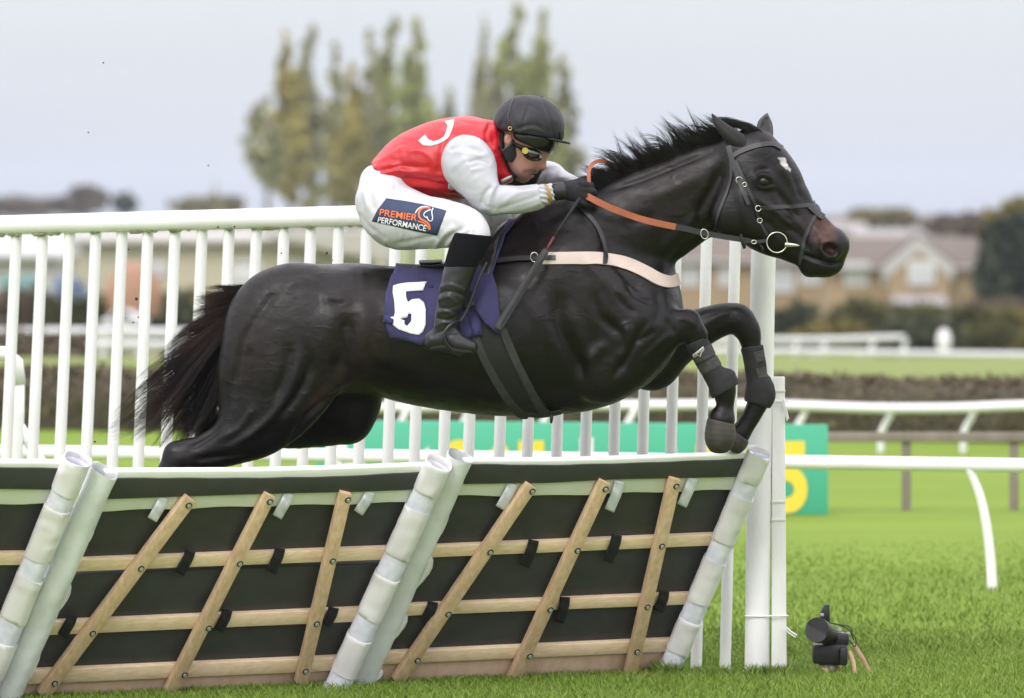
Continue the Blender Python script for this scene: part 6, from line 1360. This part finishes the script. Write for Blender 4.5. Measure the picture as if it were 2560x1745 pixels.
for a, b, d in (((2133, 1612), (2176, 1686), .04), ((2122, 1628), (2138, 1686), -.02), ((2049, 1660), (2070, 1684), -.02), ((2090, 1662), (2098, 1684), .06)):
    A, B = pm_(*a, 0), pm_(*b, d); M_ = (A+B)/2+Vector((.004, 0, .002)); obj('leg', *tubev([A, M_, B], [.010, .0095, .008], 8, flat=.6), m_leg, rc, sharp=50)
obj('ball_head', *tubev([pm_(2077, 1660), pm_(2078, 1672), pm_(2079, 1680)], [.016, .013, .010], 12), m_sil, rc)
# ================================================================== GRASS AND CLODS
def blades(n, xr, yr, h, w, m, name, seed, clear=None):
    rng = np.random.RandomState(seed); x = xr[0]+(xr[1]-xr[0])*rng.rand(n); y = yr[0]+(yr[1]-yr[0])*rng.rand(n)**1.25
    wv = .5+.5*np.sin(x*2.3+1.3*np.sin(y*1.9))*np.sin(y*2.7+1.1*np.sin(x*3.1)); hh = h*(.45+.75*rng.rand(n))*(.85+.25*wv)*np.clip((11.5-y)/8, .12, 1); z = np.zeros(n)
    a = rng.rand(n)*6.283; bend = hh*(.25+.75*rng.rand(n)); ww = w*(.6+.8*rng.rand(n)); dx, dy = np.cos(a), np.sin(a); px_, py_ = -dy, dx
    b2 = rng.rand(n)*6.283
    px_, py_ = np.cos(b2), np.sin(b2)
    def L(t): return np.stack([x+dx*bend*t*t, y+dy*bend*t*t, z+hh*t*(1-.25*t*bend/hh)], 1)
    P0, P1, P2 = L(0), L(.5), L(1.); s_ = np.stack([px_*ww, py_*ww, 0*ww], 1)
    V = np.stack([P0-s_, P0+s_, P1+s_*.8, P1-s_*.8, P2+s_*.12, P2-s_*.12], 1).reshape(-1, 3); I = np.arange(n)[:, None]*6
    Fq_ = np.vstack([I+np.array([[0, 1, 2, 3]]), I+np.array([[3, 2, 4, 5]])]); return V, Fq_
m_blade = mat('grass_blades', (.14, .22, .03), .6, (.175, .255, .038), 1.0, 4, island=.2, spec=.25)
V1, F1 = blades(150000, (-2.6, 2.7), (-1.1, 2.6), .032, .0018, m_blade, 'a', 1); V2, F2 = blades(90000, (-3.4, 4.6), (1.6, 11.0), .040, .003, m_blade, 'b', 2)
def tufts(n, a, b, sx, h, seed):
    V, Fq_ = blades(n, (-.001, .001), (0, .001), h, .0021, m_blade, 't', seed); rng = np.random.RandomState(seed+9); t = rng.rand(n); A_, B_ = np.array(a), np.array(b)
    o = A_+(B_-A_)*t[:, None]+np.c_[rng.randn(n)*sx*.3, rng.randn(n)*sx]; V = V.reshape(n, 6, 3); V[:, :, :2] += o[:, None]; return V.reshape(-1, 3), Fq_
pk = lambda px, py: tuple(P(px, py, ground_Y(py)))[:2]
VS, FS = [V1, V2], [F1, F2]
for n_, a_, b_, sx_, h_, sd2 in ((5200, pk(40, 1752), pk(1660, 1684), .035, .036, 31), (700, pk(1868, 1692), pk(1975, 1690), .03, .055, 32), (900, pk(810, 1716), pk(930, 1712), .03, .05, 33), (500, pk(1640, 1690), pk(1700, 1688), .03, .07, 34), (260, pk(1745, 1690), pk(1830, 1690), .02, .05, 35)):
    v_, f_ = tufts(n_, a_, b_, sx_, h_, sd2); VS.append(v_); FS.append(f_)
off_ = np.cumsum([0]+[len(v) for v in VS[:-1]])
gr = obj('grass', np.vstack(VS), np.vstack([f+o for f, o in zip(FS, off_)]), m_blade); tag(gr, kind='stuff')
m_clod = mat('mud', (.03, .022, .015), .9, (.05, .04, .02), 60)
for i, (x, y, r) in enumerate([(258, 157, 3), (221, 331, 3), (341, 747, 6), (346, 793, 3.5), (333, 806, 3.5), (545, 568, 4), (586, 567, 3.5), (817, 633, 5), (831, 650, 2.5), (703, 633, 3), (321, 624, 3), (237, 1104, 4), (521, 414, 3)]):
    bm = bmesh.new(); bmesh.ops.create_icosphere(bm, subdivisions=2, radius=r*.0010); rng = np.random.RandomState(i)
    for v in bm.verts: v.co *= 1+.45*(rng.rand()-.5)
    bmesh.ops.translate(bm, vec=P(x, y, -.05+.1*rng.rand()), verts=bm.verts); o_ = obj('turf_clod', *bm_out(bm), m_clod); tag(o_, 'small dark clod of turf flung into the air behind the horse', 'clod', 'flying turf clods')
# ================================================================== AIR
hm = bpy.data.materials.new('haze_air'); hm.use_nodes = True; t_ = hm.node_tree; t_.nodes.clear(); o1 = t_.nodes.new('ShaderNodeOutputMaterial'); pv = t_.nodes.new('ShaderNodeVolumePrincipled')
pv.inputs['Color'].default_value = (.80, .85, .95, 1); pv.inputs['Density'].default_value = .0002; pv.inputs['Anisotropy'].default_value = .0; t_.links.new(pv.outputs[0], o1.inputs['Volume'])
hz_ = obj('haze', *box((0, 1900, 12), 2600, 3900, 46, 0), hm, smooth=False); tag(hz_, kind='stuff')
